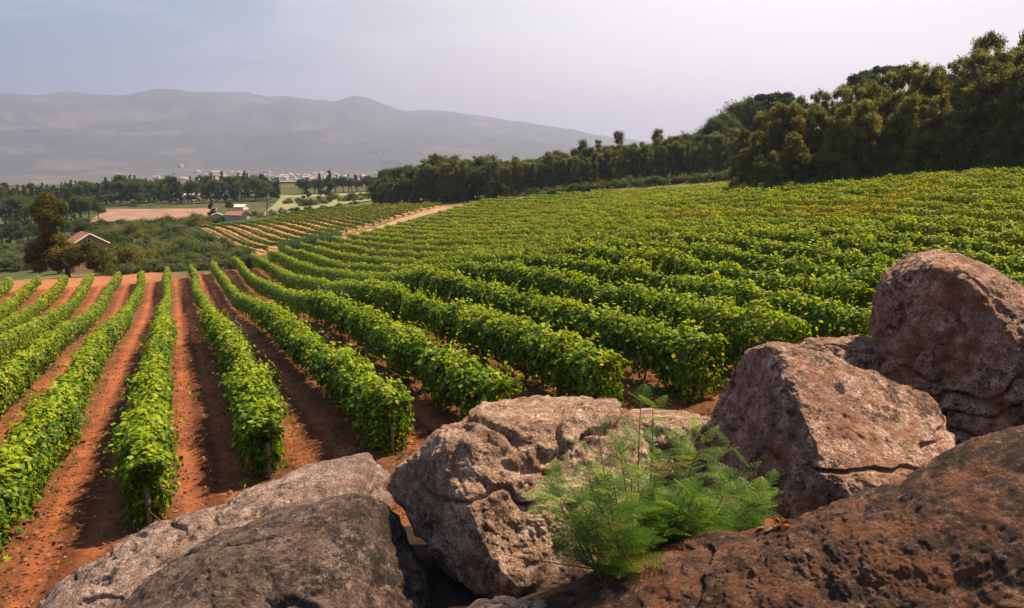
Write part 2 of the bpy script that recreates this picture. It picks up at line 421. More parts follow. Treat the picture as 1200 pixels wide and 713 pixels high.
# sheets laid on the ground -------------------------------------------------
def sheet(name, P, mt, lift=.03, nu=60, nv=8, **kw):
    """P: list of (left xy, right xy) cross sections"""
    Ls = np.array([p[0] for p in P], float); Rs = np.array([p[1] for p in P], float)
    t = np.linspace(0, len(P) - 1, nu); k = np.arange(len(P))
    Lx = np.stack([np.interp(t, k, Ls[:, i]) for i in (0, 1)], -1); Rx = np.stack([np.interp(t, k, Rs[:, i]) for i in (0, 1)], -1)
    s = np.linspace(0, 1, nv)[None, :, None]
    XY = Lx[:, None] * (1 - s) + Rx[:, None] * s
    XY = XY + .0
    Z = terrain(XY[..., 0], XY[..., 1]) + lift
    V = np.concatenate([XY, Z[..., None]], -1).reshape(-1, 3)
    i = np.arange(nu - 1)[:, None] * nv; j = np.arange(nv - 1)[None]
    Fc = np.stack([i + j, i + nv + j, i + nv + j + 1, i + j + 1], -1).reshape(-1, 4)
    return link(name, mesh_from(name, V, Fc, None, True), mt, kind='structure', **kw)
M_TRACK = plain('dirt_track', (.33, .19, .11), nscale=.8, var=.3)
M_FIELD = plain('dry_field', (.26, .14, .09), nscale=.12, var=.35)
M_MEADOW = plain('meadow', (.20, .20, .075), nscale=.05, var=.3)
def g(px, py): return hit(px, py)[:2]
sheet('dirt_track', [(g(376, 289), g(392, 286)), (g(425, 271), g(437, 271)), (g(470, 257), g(486, 257)), (g(520, 243.5), g(540, 243.5))], M_TRACK, .10)
def quad_px(name, ps, Y, mt, lift=.25):
    a, b, c, d = [at(px, 245, y)[:2] for px, y in zip(ps, Y)]
    sheet(name, [(a, b), (d, c)], mt, lift, 40, 16)
quad_px('bare_field', (100, 250, 255, 125), (300, 285, 345, 365), M_FIELD, .6)
quad_px('meadow', (300, 450, 455, 330), (255, 300, 420, 420), M_MEADOW, .3)
quad_px('upland_meadow', (245, 400, 400, 215), (560, 560, 720, 720), M_MEADOW, 1.0)

# ---------------------------------------------------------------- boulders
def rock_material(name, tones, dark=(.035, .020, .014), moss=(.16, .075, .02), dark_amt=.5, rust=.3, scale=1.0, strat=0.0):
    m, Nn, Lk, b = mat(name); t = Nn.new('ShaderNodeTexCoord')
    mp = Nn.new('ShaderNodeMapping'); mp.inputs['Scale'].default_value = (scale, scale, scale); Lk.new(t.outputs['Object'], mp.inputs[0]); vec = mp.outputs[0]
    n1 = noise(Nn, Lk, 1.7, 10, .62, vec, .3); n2 = noise(Nn, Lk, 9, 10, .72, vec); n3 = noise(Nn, Lk, 60, 6, .75, vec)
    n5 = noise(Nn, Lk, 3.2, 10, .68, vec, .6); n6 = noise(Nn, Lk, 26, 8, .75, vec)
    base = ramp(Nn, [(.30, tones[0]), (.47, tones[1]), (.62, tones[2])]); Lk.new(n2.outputs['Fac'], base.inputs[0])
    big = ramp(Nn, [(.35, (.72, .66, .62)), (.62, (1.15, 1.12, 1.1))]); Lk.new(n1.outputs['Fac'], big.inputs[0])
    c = mixc(Nn, Lk, 1.0, base.outputs[0], big.outputs[0], 'MULTIPLY')
    # mineral grain
    vo = Nn.new('ShaderNodeTexVoronoi'); vo.inputs['Scale'].default_value = 95; Lk.new(vec, vo.inputs['Vector'])
    gr = ramp(Nn, [(.0, (.45, .42, .42)), (.25, (.9, .88, .86)), (.6, (1.05, 1.0, 1.0)), (1, (1.7, 1.65, 1.6))]); Lk.new(vo.outputs['Color'], gr.inputs[0])
    c = mixc(Nn, Lk, .75, c, gr.outputs[0], 'MULTIPLY')
    n7 = noise(Nn, Lk, 75, 4, .8, vec)
    g7 = ramp(Nn, [(.38, (.45, .42, .40)), (.5, (1, 1, 1)), (.62, (1.7, 1.65, 1.6))]); Lk.new(n7.outputs['Fac'], g7.inputs[0])
    c = mixc(Nn, Lk, .9, c, g7.outputs[0], 'MULTIPLY')
    # rusty orange growth
    ru = ramp(Nn, [(.50, (0, 0, 0)), (.62, (1, 1, 1))]); Lk.new(n5.outputs['Fac'], ru.inputs[0])
    c = mixc(Nn, Lk, math_(Nn, Lk, 'MULTIPLY', ru.outputs[0], rust), c, moss)
    # dark lichen: large patches broken by small ones
    s = math_(Nn, Lk, 'ADD', math_(Nn, Lk, 'MULTIPLY', n5.outputs['Fac'], .55), math_(Nn, Lk, 'MULTIPLY', n6.outputs['Fac'], .45))
    lo = .405 + .095 * dark_amt
    dk = ramp(Nn, [(lo - .035, (1, 1, 1)), (lo + .02, (0, 0, 0))]); Lk.new(s, dk.inputs[0])
    c = mixc(Nn, Lk, math_(Nn, Lk, 'MULTIPLY', dk.outputs[0], .86), c, dark)
    # pale lichen flecks
    pl = ramp(Nn, [(.61, (0, 0, 0)), (.655, (1, 1, 1))]); Lk.new(n6.outputs['Fac'], pl.inputs[0])
    c = mixc(Nn, Lk, math_(Nn, Lk, 'MULTIPLY', pl.outputs[0], .5), c, (.52, .46, .42))
    Lk.new(c, b.inputs['Base Color']); b.inputs['Roughness'].default_value = .88; b.inputs['Specular IOR Level'].default_value = .3
    h = math_(Nn, Lk, 'ADD', math_(Nn, Lk, 'MULTIPLY', n2.outputs['Fac'], 1.0), math_(Nn, Lk, 'MULTIPLY', n3.outputs['Fac'], .35))
    h = math_(Nn, Lk, 'ADD', h, math_(Nn, Lk, 'MULTIPLY', n6.outputs['Fac'], .9))
    h = math_(Nn, Lk, 'ADD', h, math_(Nn, Lk, 'MULTIPLY', n7.outputs['Fac'], .35))
    bp = Nn.new('ShaderNodeBump'); bp.inputs['Strength'].default_value = 1.0; bp.inputs['Distance'].default_value = .10
    Lk.new(h, bp.inputs['Height']); Lk.new(bp.outputs[0], b.inputs['Normal'])
    return m

def boulder(outline, Y, thick, mt, label, planes=(), seed=0, nu=420, nv=300, rough=.05, power=2.4, centre=None, tilt=0.0, crack=None):
    """closed rounded boulder: outline radii about a centre, its own depth, facets cut by planes, noise relief"""
    O = np.array(outline, float)
    c = np.array(centre if centre is not None else O.mean(0), float)
    C = at(c[0], c[1], Y)
    fw = ray(c[0], c[1]); dist_scale = Y / fw[1]; view = fw / np.linalg.norm(fw)
    right = np.cross(view, [0, 0, 1]); right /= np.linalg.norm(right); up = np.cross(right, view)
    # outline in metres on the plane through C facing the camera
    pts = []
    for px, py in O:
        d = ray(px, py); s = np.dot(C - [0, 0, CAMZ], view) / np.dot(d, view); p = d * s + [0, 0, CAMZ] - C
        pts.append((np.dot(p, right), np.dot(p, up)))
    pts = np.array(pts); th = np.arctan2(pts[:, 1], pts[:, 0]); rr = np.hypot(*pts.T)
    o = np.argsort(th); th, rr = th[o], rr[o]
    th3 = np.concatenate([th - 2 * math.pi, th, th + 2 * math.pi]); rr3 = np.concatenate([rr] * 3)
    tt = np.linspace(0, 2 * math.pi, nu, endpoint=False) - math.pi
    # sphere about the view axis; poles on the axis
    ph = np.linspace(-math.pi / 2, math.pi / 2, nv)
    T, Ph = np.meshgrid(tt, ph, indexing='ij')
    Rt = np.interp(T, th3, rr3)
    k = 2 / power
    cp = np.sign(np.cos(Ph)) * np.abs(np.cos(Ph)) ** k; sp = np.sign(np.sin(Ph)) * np.abs(np.sin(Ph)) ** k
    # thickness: towards camera (negative) and away
    tf, tb = thick
    D = np.where(Ph < 0, tf, tb)
    P = (Rt * cp)[..., None] * (np.cos(T)[..., None] * right + np.sin(T)[..., None] * up) + (D * sp)[..., None] * view
    P = P + tilt * (P @ up)[..., None] * view      # lean the face back from the camera as it rises
    # the outline is the one seen from the path, at every depth of the stone
    wv = P @ view; Dc = np.linalg.norm(C - [0, 0, CAMZ]); Pp = P - wv[..., None] * view
    P = Pp * (1 + wv / Dc)[..., None] + wv[..., None] * view
    # facet cuts
    for nrm, h in planes:
        nn = nrm[0] * right + nrm[1] * up - nrm[2] * view; nn = nn / np.linalg.norm(nn)
        e = P @ nn - h; s = np.where(e > 0, e * .93, 0); P = P - s[..., None] * nn
    rp = np.random.default_rng(seed + 70)
    for _ in range(14):
        nn = rp.normal(size=3); nn /= np.linalg.norm(nn); q = P @ nn; h = q.max() * rp.uniform(.95, .995)
        e = q - h; P = P - (np.where(e > 0, e * .9, 0))[..., None] * nn
    dirn = P / (np.linalg.norm(P, axis=-1)[..., None] + 1e-6)
    W = P + C
    n1 = fbm(W * 1.1, 3, seed + 3); n2 = fbm(W * 3.2, 4, seed + 13, .55); n3 = fbm(W * 11, 4, seed + 23, .6); n4 = 1 - 2 * np.abs(fbm(W * 6.5, 4, seed + 41, .6))
    ridge = 1 - np.abs(fbm(W * np.array([1.6, 1.6, 2.6]), 3, seed + 31)) * 2
    dsp = rough * (1.1 * n1 + .7 * n2 + .42 * n3 - .35 * n4) - rough * .9 * smooth(.82, 1.0, ridge)
    if crack is not None: dsp = dsp - crack(P @ right, P @ up, P @ view)
    P = P + dsp[..., None] * dirn
    n, m = P.shape[:2]
    V = P.reshape(-1, 3)
    i = np.arange(n)[:, None]; i2 = (i + 1) % n; j = np.arange(m - 1)[None]
    Fc = np.stack([i * m + j, i2 * m + j, i2 * m + j + 1, i * m + j + 1], -1).reshape(-1, 4)
    # weld the poles
    V[np.arange(n) * m] = V[np.arange(n) * m].mean(0); V[np.arange(n) * m + m - 1] = V[np.arange(n) * m + m - 1].mean(0)
    me = mesh_from('boulder', V, Fc, None, True)
    ob = link('boulder', me, mt, label=label, category='boulder'); ob.location = C
    return ob, C, right, up, view

GR = ((.20, .135, .115), (.36, .25, .21), (.52, .38, .32))
M_RA = rock_material('granite_grey', ((.18, .12, .10), (.38, .26, .22), (.68, .52, .45)), dark_amt=.55, rust=.3)
M_RB = rock_material('granite_pink', ((.25, .135, .09), (.52, .33, .23), (.88, .64, .50)), dark_amt=.5, rust=.5)
M_RC = rock_material('granite_rust', ((.21, .11, .075), (.45, .26, .185), (.80, .56, .45)), dark_amt=.62, rust=.75, moss=(.28, .09, .028))
M_RD = rock_material('granite_dark', ((.045, .022, .014), (.12, .055, .032), (.33, .175, .11)), dark_amt=.85, rust=.8, moss=(.25, .085, .03), dark=(.045, .026, .016))

M_RE = rock_material('granite_mossy', ((.075, .048, .040), (.16, .105, .09), (.34, .25, .22)), dark_amt=.85, rust=.45, moss=(.12, .065, .02))
def crk_left(a, b, c):
    l = b - (.42 * a + .02 + .05 * np.sin(a * 5))
    return .10 * np.exp(-(l / .05) ** 2) * (a > -.9)
r_back, *_ = boulder([(20, 740), (60, 690), (120, 652), (200, 608), (262, 588), (330, 560), (400, 537), (440, 531), (457, 543), (459, 570), (450, 620), (420, 700), (380, 790), (200, 840), (60, 820)],
        7.3, (.7, .9), M_RA, 'long grey granite boulder with dry grass stems, sloping down beside the cut post', [((-.2, .9, .55), 1.05)], 1, tilt=.25, power=2.2, crack=crk_left, rough=.055, centre=(270, 690))
r_low, *_ = boulder([(95, 740), (150, 697), (215, 652), (285, 618), (360, 590), (425, 578), (462, 592), (480, 640), (497, 690), (506, 740), (500, 820), (380, 900), (200, 900), (100, 830)],
        4.5, (.7, .9), M_RE, 'rounded dark grey boulder with mossy spots, overlapping the long sloping boulder', [((0, .8, .6), 1.2)], 2, tilt=.18, power=2.2, rough=.05, centre=(320, 740))
r_mid, *_ = boulder([(448, 572), (462, 545), (482, 528), (505, 505), (540, 494), (575, 474), (612, 465), (650, 461), (690, 459), (716, 461), (730, 482), (750, 500), (765, 560), (740, 640), (690, 720), (620, 745), (560, 715), (535, 690), (500, 640), (470, 600)],
        5.3, (.75, .9), M_RB, 'big pinkish boulder with a flat pale top, dark gap along its lower side', [((.05, .90, .42), .66), ((-.75, -.25, .6), .60), ((.35, .15, .95), .55)], 3, power=2.6, rough=.06, centre=(600, 590))
r_wed, *_ = boulder([(715, 500), (740, 478), (780, 468), (825, 471), (842, 490), (850, 560), (800, 620), (730, 610), (705, 560)],
        6.6, (.5, .6), M_RB, 'small low boulder wedged behind the fern-leaved bush', [((0, 1, .2), .38)], 4, nu=260, nv=180, centre=(780, 540))
r_hum, *_ = boulder([(828, 505), (838, 470), (852, 440), (880, 409), (905, 401), (935, 408), (1000, 430), (1060, 448), (1094, 462), (1112, 490), (1118, 530), (1090, 600), (1000, 660), (900, 680), (845, 620), (826, 550)],
        5.9, (.95, .9), M_RC, 'humped rust-stained boulder, shadowed on one side, beside the fern-leaved bush', [((-.75, .1, .65), .62), ((.45, .62, .62), .62)], 5, power=2.3, rough=.05, centre=(960, 540))
r_beh, *_ = boulder([(900, 420), (935, 403), (985, 390), (1018, 387), (1040, 398), (1060, 430), (1060, 490), (990, 510), (920, 480)],
        7.6, (.6, .6), M_RC, 'small boulder squeezed between the humped boulder and the tallest one', [((0, 1, .2), .40)], 6, nu=260, nv=180, centre=(990, 445))
r_tall, *_ = boulder([(1020, 395), (1024, 345), (1038, 320), (1062, 299), (1095, 290), (1130, 297), (1175, 317), (1215, 342), (1262, 385), (1290, 450), (1280, 540), (1210, 600), (1110, 590), (1050, 530), (1028, 460)],
        7.0, (1.0, 1.1), M_RC, 'tallest boulder of the pile, peaked top with rusty flank, against the vines', [((-.42, .05, .9), .78), ((.5, .75, .35), .80)], 7, power=2.5, rough=.07, centre=(1150, 440))
r_slab, *_ = boulder([(520, 760), (560, 722), (610, 700), (670, 682), (712, 662), (790, 634), (870, 622), (935, 600), (1000, 580), (1055, 562), (1110, 527), (1160, 506), (1205, 494), (1330, 460), (1520, 470), (1620, 640), (1500, 900), (1200, 1050), (800, 1000), (560, 860)],
        3.6, (.7, .9), M_RD, 'huge dark slab boulder with orange stains, nearest of the pile', [((-.15, .8, .6), 1.0)], 8, nu=1100, nv=520, power=2.2, rough=.052, tilt=.10, centre=(1050, 760))
r_step, *_ = boulder([(520, 735), (545, 712), (575, 702), (610, 700), (650, 705), (660, 760), (600, 800), (530, 780)], 4.1, (.3, .35), M_RA,
        'little rough stone filling the gap under the big pinkish boulder', [], 9, nu=200, nv=140, rough=.035)

# pale lichen rosettes are parts of the rocks that carry them
bpy.context.view_layer.update()
DG = bpy.context.evaluated_depsgraph_get()
def ray_hit(px, py):
    d = Vector(ray(px, py)).normalized()
    ok, loc, nrm, idx, ob, mtx = scene.ray_cast(DG, Vector((0, 0, CAMZ)), d)
    return loc, nrm, ob
M_LICHEN = plain('pale_lichen', (.50, .48, .36), nscale=60, var=.3, bump=.6)
def lichen(px, py, rad):
    loc, nrm, ob = ray_hit(px, py)
    q = Vector((0, 0, 1)).rotation_difference(nrm)
    n = 40; V = [(0, 0, .012)]; Fc = []
    for ring in range(1, 5):
        for i in range(n):
            a = 2 * math.pi * i / n; rr = rad * ring / 4 * (1 + .22 * math.sin(a * 5 + 1) * ring / 4 + .12 * random.uniform(-1, 1))
            V.append((rr * math.cos(a), rr * math.sin(a), .012 + random.uniform(-.002, .004) - (.02 if ring == 4 else 0)))
    for i in range(n): Fc.append((0, 1 + i, 1 + (i + 1) % n, 0))
    tri = [(0, 1 + i, 1 + (i + 1) % n) for i in range(n)]
    qd = [(1 + (r - 1) * n + i, 1 + r * n + i, 1 + r * n + (i + 1) % n, 1 + (r - 1) * n + (i + 1) % n) for r in range(1, 4) for i in range(n)]
    V = np.array([q @ Vector(v) + loc - ob.location for v in V])
    link('lichen_patch', mesh_from('lichen_patch', V, [np.array(tri), np.array(qd)]), M_LICHEN, ob)
lichen(969, 592, .035); lichen(275, 590, .03); lichen(229, 618, .016)

# ---------------------------------------------------------------- vine rows
def ordinal(n):
    names = ['first','second','third','fourth','fifth','sixth','seventh','eighth','ninth','tenth','eleventh','twelfth','thirteenth','fourteenth','fifteenth','sixteenth','seventeenth','eighteenth','nineteenth','twentieth']
    if n <= 20: return names[n - 1]
    tens = {2: 'twenty', 3: 'thirty', 4: 'forty'}[n // 10]
    return {2: 'twentieth', 3: 'thirtieth', 4: 'fortieth'}[n // 10] if n % 10 == 0 else tens + '-' + names[n % 10 - 1]

def vine_colours(P, r, n, gold=0.0, sunlit=0.0):
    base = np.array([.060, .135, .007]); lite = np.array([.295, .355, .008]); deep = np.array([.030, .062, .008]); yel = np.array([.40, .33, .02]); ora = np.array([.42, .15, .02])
    t = np.clip(r.random(n) * .85 + sunlit, 0, 1)[:, None]; c = base + (lite - base) * t ** (1.7 - 1.2 * min(1, gold))  # lighter mix paints in sunlit row tops and the far field's flare glow
    k = r.random(n) < .34 - .6 * sunlit; c[k] = deep * (1 + .5 * r.random((k.sum(), 1)))
    pz = fbm(np.c_[P[:, 0] / 7, P[:, 1] / 7, P[:, 0] * 0], 3, 71)
    py_ = np.clip(.02 + gold * (.05 + .16 * smooth(.10, .4, pz)), 0, .6)
    k = r.random(n) < py_; c[k] = yel * (.7 + .5 * r.random((k.sum(), 1)))
    po = np.clip(.002 + gold * .07 * smooth(.25, .45, pz), 0, .5)
    k = r.random(n) < po; c[k] = ora * (.7 + .6 * r.random((k.sum(), 1)))
    return c

def vine_foliage(U0, U1, fxy, seed, gold_f, hscale=1.0, wide=1.0, lower=0.0, dmul=1.0):
    """leaves of one row from u=U0..U1; fxy(u, offset)->x,y"""
    r = np.random.default_rng(seed)
    VV, FF, CC = [], {}, []; nv = 0
    step = 1.0; us = np.arange(U0, U1, step)
    x, y = fxy(us + .5, 0 * us); d = np.hypot(x, y); px = CX + F * x / np.maximum(y, .1)
    inframe = (y > 0) & (px > -140) & (px < 1340)
    for lo, hi, dens, size, tm in ((0, 16, 1500, .105, LEAF_NEAR), (16, 26, 1500, .105, LEAF_MID), (26, 44, 900, .12, LEAF_MID), (44, 80, 440, .13, LEAF_FAR), (80, 140, 200, .18, LEAF_FAR), (140, 1e9, 80, .26, LEAF_FAR)):
        s = us[(d >= lo) & (d < hi) & inframe]
        if not len(s): continue
        # per metre vigour
        n = int(dens * dmul * len(s)); u = r.choice(s, n) + r.random(n) * step
        q = np.stack([u / 1.1, u * 0 + seed * 3.7, u * 0], -1); vig = vnoise(q, 1); wob = vnoise(q * .6, 5); vig2 = vnoise(q * 2.3, 8)
        gap = smooth(-.93, -.72, vig + .3 * vnoise(q * .3, 9))
        a = r.random(n) * 2 * math.pi; rad = np.clip(r.random(n) ** .38, 0, 1)
        lump = vnoise(np.stack([u * 2.6, np.cos(a) * 1.6 + seed, np.sin(a) * 1.6], -1), 4); rad = rad * (1 + (.42 if lo < 44 else .22) * lump)
        hw = (.47 + .13 * vig + .08 * vig2) * hscale * wide * gap * (1.0 if lo < 24 else .88 if lo < 44 else .74); hh = (.50 + .09 * wob + .15 * vig2 + .08 * vig) * hscale
        out = r.random(n) < (.07 if lo < 44 else .03); rad[out] *= 1.0 + r.random(out.sum()) * .65
        off = hw * rad * np.cos(a) + .06 * wob
        zc_mean = 1.02 * hscale; zc = (1.02 + .05 * wob) * hscale; z = zc + hh * rad * np.sin(a) * np.where(np.sin(a) < 0, 1 + lower, 1)
        low = np.sin(a) < -.2; z[low] -= r.random(low.sum()) * .15 * (1 + vig[low])
        z = np.maximum(z, .18)
        X, Yy = fxy(u, off); Z = terrain(X, Yy) + z
        # outward normal leaning to the sky
        e = 1e-2; x1, y1 = fxy(u, off + e); nx, ny = (x1 - X) / e, (y1 - Yy) / e
        Nn = np.stack([nx * np.cos(a), ny * np.cos(a), np.sin(a) * .8 + .55], -1) + r.normal(size=(n, 3)) * (.48 if lo < 24 else .42 if lo < 44 else .34)
        low_end = smooth(2.2, .2, u - U0) * (np.sin(a) < .1); Z = Z - low_end * r.random(n) * .55
        sz = size * (.65 + .7 * r.random(n))
        if lo < 44:                                      # stray shoots: short chains of leaves leaving the hedge
            ns = int(len(s) * (3.0 if lo < 24 else 2.0) * (.6 if lower > 0 else 1)); su = r.choice(s, ns) + r.random(ns); sa = r.uniform(-.3, math.pi + .3, ns) if lower < .1 else r.uniform(.7, 2.4, ns); ln = r.uniform(.2, .62, ns); du = r.normal(size=ns) * .25; nl = 9
            t = (np.arange(nl) + 1) / nl
            U_ = (su[:, None] + du[:, None] * t).ravel(); O_ = (np.cos(sa)[:, None] * (.38 * hscale * wide + ln[:, None] * t)).ravel(); Z_ = (1.05 * hscale + np.sin(sa)[:, None] * (.42 * hscale + ln[:, None] * t) - .35 * ln[:, None] * t ** 2 * (1 - np.abs(np.sin(sa)))[:, None]).ravel()
            X2, Y2_ = fxy(U_, O_); P2 = np.stack([X2, Y2_, terrain(X2, Y2_) + Z_], -1) + r.normal(size=(ns * nl, 3)) * .03
            X = np.r_[X, X2]; Yy = np.r_[Yy, Y2_]; Z = np.r_[Z, P2[:, 2]]; Nn = np.r_[Nn, r.normal(size=(ns * nl, 3)) * .6 + [0, 0, .7]]; sz = np.r_[sz, size * np.tile(1.05 - .6 * t, ns)]; n = len(X)
        P = np.stack([X, Yy, Z], -1)
        V, Fo, m = place_leaves(P, Nn, sz, tm, r)
        sunlit_top = .42 * smooth(.05, .5, Z - terrain(X, Yy) - zc_mean * 1.12)  # sunlit tops of the rows put into leaf colour, rising with height
        c = vine_colours(P, r, n, gold_f, sunlit_top)
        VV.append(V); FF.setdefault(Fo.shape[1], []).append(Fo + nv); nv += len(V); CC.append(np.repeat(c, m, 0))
    if not VV: return None
    return mesh_from('foliage', np.concatenate(VV), [np.concatenate(f) for f in FF.values()], np.concatenate(CC))

# a few gnarled stems that all rows share
def stem_mesh(seed):
    r = random.Random(seed); mb = MB()
    z = np.linspace(-.1, .85, 7); ox = np.cumsum([0] + [r.uniform(-.03, .03) for _ in range(6)]); oy = np.cumsum([0] + [r.uniform(-.03, .03) for _ in range(6)])
    mb.tube(np.c_[ox, oy, z], np.linspace(.035, .022, 7) * (1 + .2 * np.sin(z * 20)), 6)
    for s in (-1, 1):
        p0 = np.array([ox[-1], oy[-1], .78]); mb.tube([p0, p0 + [s * .02, s * .15, .08], p0 + [s * .03, s * .45, .12]], [.02, .015, .01], 5)
    return mb.mesh('trunk', True)
STEMS = [stem_mesh(i) for i in range(5)]
for s in STEMS: s.materials.append(M_VBARK)
def post_mesh(h, r0):
    mb = MB(); z = np.linspace(-.3, h, 6); mb.tube(np.c_[z * 0, z * .02, z], r0 * (1 + .04 * np.sin(z * 9)), 10); return mb.mesh('post', True)
P_END = post_mesh(.85, .045); P_MID = post_mesh(1.3, .035)
for s in (P_END, P_MID): s.materials.append(M_POST)
M_WIRE = plain('wire', (.3, .3, .3), .5)

def row_label(k):
    if k == 0: return 'leafy vine row ending at the cut wooden post behind the long grey boulder'
    if k < 0: return f'leafy vine row on red soil, {ordinal(-k)} from the cut-post row toward the leaning tree'
    return f'leafy vine row, {ordinal(k)} from the cut-post row toward the dark forest'
START = {0: 15.4, -1: 9.0, 1: 17.0, 2: 16.8, 3: 16.0, 4: 15.6, 5: 15.4}
for k in range(-9, 28):
    v = row_v(k)
    ue = float(u_end(v)); u0 = START.get(k, 15.0 if k > 0 else 9.0)
    us = np.arange(u0, ue, 1.0); ok = us[v < v_edge(us) - 1.2]
    if not len(ok): continue
    # keep the part of the row clear of the forest edge
    u1 = float(ok.max()); u0 = float(ok.min())
    fxy = lambda u, off, v=v: xy(u, v + off + .10 * np.sin(u * .21 + v))
    gold = .15 + 1.0 * float(smooth(16, 40, v)) if k > 0 else .25 + .5 * float(smooth(-1, -6, k))  # yellow and orange leaves, plus far-field flare glow painted into leaf colour
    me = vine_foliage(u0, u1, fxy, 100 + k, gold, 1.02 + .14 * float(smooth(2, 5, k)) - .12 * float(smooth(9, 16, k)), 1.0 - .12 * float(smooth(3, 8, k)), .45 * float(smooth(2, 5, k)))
    if me is None: continue
    x0, y0 = xy(u0, v)
    root = empty('vine_hedge', (x0, y0, tz(x0, y0)), 0, 1, label=row_label(k), category='vine row', group='rows of the main vineyard')
    rl = np.array(root.location)
    fo = link('foliage', me, M_VINE, root); fo.location = (-rl[0], -rl[1], -rl[2])
    # stems every 1.1 m while they are large enough to be seen
    cnt = 0
    for i, u in enumerate(np.arange(u0 + .5, min(u1, 62), 1.1)):
        x, y = fxy(u, 0.0); px = CX + F * x / max(y, .1)
        if y < 2 or px < -60 or px > 1260 or cnt > 44: continue
        o = link('trunk', STEMS[(i * 7 + k) % 5], None, root); o.location = (x - rl[0], y - rl[1], tz(x, y) - rl[2]); o.rotation_euler = (0, 0, i * 2.3); cnt += 1
        if i % 6 == 3:
            o = link('post', P_MID, None, root); o.location = (x - rl[0], y - rl[1] + .3, tz(x, y) - rl[2])
    if -2 < k < 4:
        x, y = fxy(u0 + .05, 0.0); o = link('post', P_END, None, root); o.location = (x - rl[0], y - rl[1], tz(x, y) - rl[2]); o.scale = (1, 1, .9 + .1 * (k % 2))

# second block
def xy2(u, v): return u * math.sin(Y2) + v * math.cos(Y2), u * math.cos(Y2) - v * math.sin(Y2)
n2 = 0
for k in range(0, 50):
    v = 10 + k * SP
    us = np.arange(80, 320, 1.0); x, y = xy2(us, v); ok = us[inside(B2, x, y)]
    if len(ok) < 6: continue
    f2 = lambda u, off, v=v: xy2(u, v + off)
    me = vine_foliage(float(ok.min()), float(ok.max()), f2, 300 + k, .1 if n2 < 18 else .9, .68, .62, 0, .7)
    if me is None: continue
    n2 += 1
    x0, y0 = f2(float(ok.min()), 0); z0 = tz(x0, y0)
    o = link('vine_hedge', me, M_VINE, None, label=f'thin vine row on pale soil beyond the dip, {ordinal(n2)} from the feathery willow shrubs', category='vine row', group='rows of the lower vineyard')

# loose leaves lying on the red soil
def litter():
    n = 22000; r = np.random.default_rng(5)
    u = 9 + 34 * r.random(n) ** 1.3; v = r.uniform(-8, 12, n)
    x = ((v - V0) / SP + .5) % 1 - .5; keep = (np.abs(x) < .34) | (r.random(n) < .5); u, v = u[keep], v[keep]; n = len(u)
    X, Y = xy(u, v); Z = terrain(X, Y) + .05
    Nn = np.c_[r.normal(size=(n, 2)) * .5, np.ones(n)]
    V, Fo, m = place_leaves(np.stack([X, Y, Z], -1), Nn, .035 + .07 * r.random(n) ** 2, LEAF_MID, r, 0)
    pal = np.array([(.18, .06, .025), (.10, .045, .02), (.38, .13, .04), (.05, .03, .02), (.12, .12, .03)])
    return link('fallen_leaves', mesh_from('fallen_leaves', V, Fo, np.repeat(pal[r.integers(0, 5, n)], m, 0)), M_VINE, kind='stuff', label='brown fallen leaves scattered over the red soil', category='leaves')
litter()
def clods():
    r = np.random.default_rng(8); n = 9000
    u = 9 + 30 * r.random(n) ** 1.3; v = r.uniform(-8, 12, n); X, Y = xy(u, v); Z = terrain(X, Y)
    T = np.array([(1, 0, 0), (0, 1, 0), (-1, 0, 0), (0, -1, 0), (0, 0, .7), (.6, .6, .3), (-.6, -.5, .4)]); Fc = np.array([(0, 5, 4), (5, 1, 4), (1, 2, 4), (2, 6, 4), (6, 3, 4), (3, 0, 4)])
    s = .012 + .05 * r.random(n) ** 4; a = r.random(n) * 6.28; J_ = T[None] * (.7 + .6 * r.random((n, 7, 3)))
    V = np.stack([J_[..., 0] * np.cos(a)[:, None] - J_[..., 1] * np.sin(a)[:, None], J_[..., 0] * np.sin(a)[:, None] + J_[..., 1] * np.cos(a)[:, None], J_[..., 2]], -1) * s[:, None, None] + np.stack([X, Y, Z + .02], -1)[:, None]
    Fo = (Fc[None] + (np.arange(n) * 7)[:, None, None]).reshape(-1, 3)
    link('clods', mesh_from('clods', V.reshape(-1, 3), Fo), plain('clod_earth', (.24, .10, .055), nscale=5), kind='stuff', label='small clods and stones scattered over the red soil', category='clods')
clods()
def weeds():
    r = np.random.default_rng(18); P = []; Nn = []
    for i in range(420):
        u = 9 + 45 * r.random() ** 1.2; k = r.integers(-3, 5); v = V0 + k * SP + r.normal() * .28 + (SP / 2 if r.random() < .2 else 0); x, y = xy(u, v)
        m = r.integers(8, 22); P.append(np.c_[x + r.normal(size=m) * .07, y + r.normal(size=m) * .07, np.full(m, .05) + r.random(m) * .09]); Nn.append(np.c_[r.normal(size=(m, 2)), .5 * np.ones(m)])
    P = np.concatenate(P); P[:, 2] += terrain(P[:, 0], P[:, 1]); n = len(P)
    V, Fo, m = place_leaves(P, np.concatenate(Nn), .05 + .06 * r.random(n), LEAF_STRIP, r, -.9)
    pal = np.array([(.07, .13, .02), (.12, .17, .03), (.25, .20, .08)])
    link('weeds', mesh_from('weeds', V, Fo, np.repeat(pal[r.integers(0, 3, n)], m, 0)), M_VINE, kind='stuff', label='small weeds sprouting along the vine rows', category='weeds')
weeds()

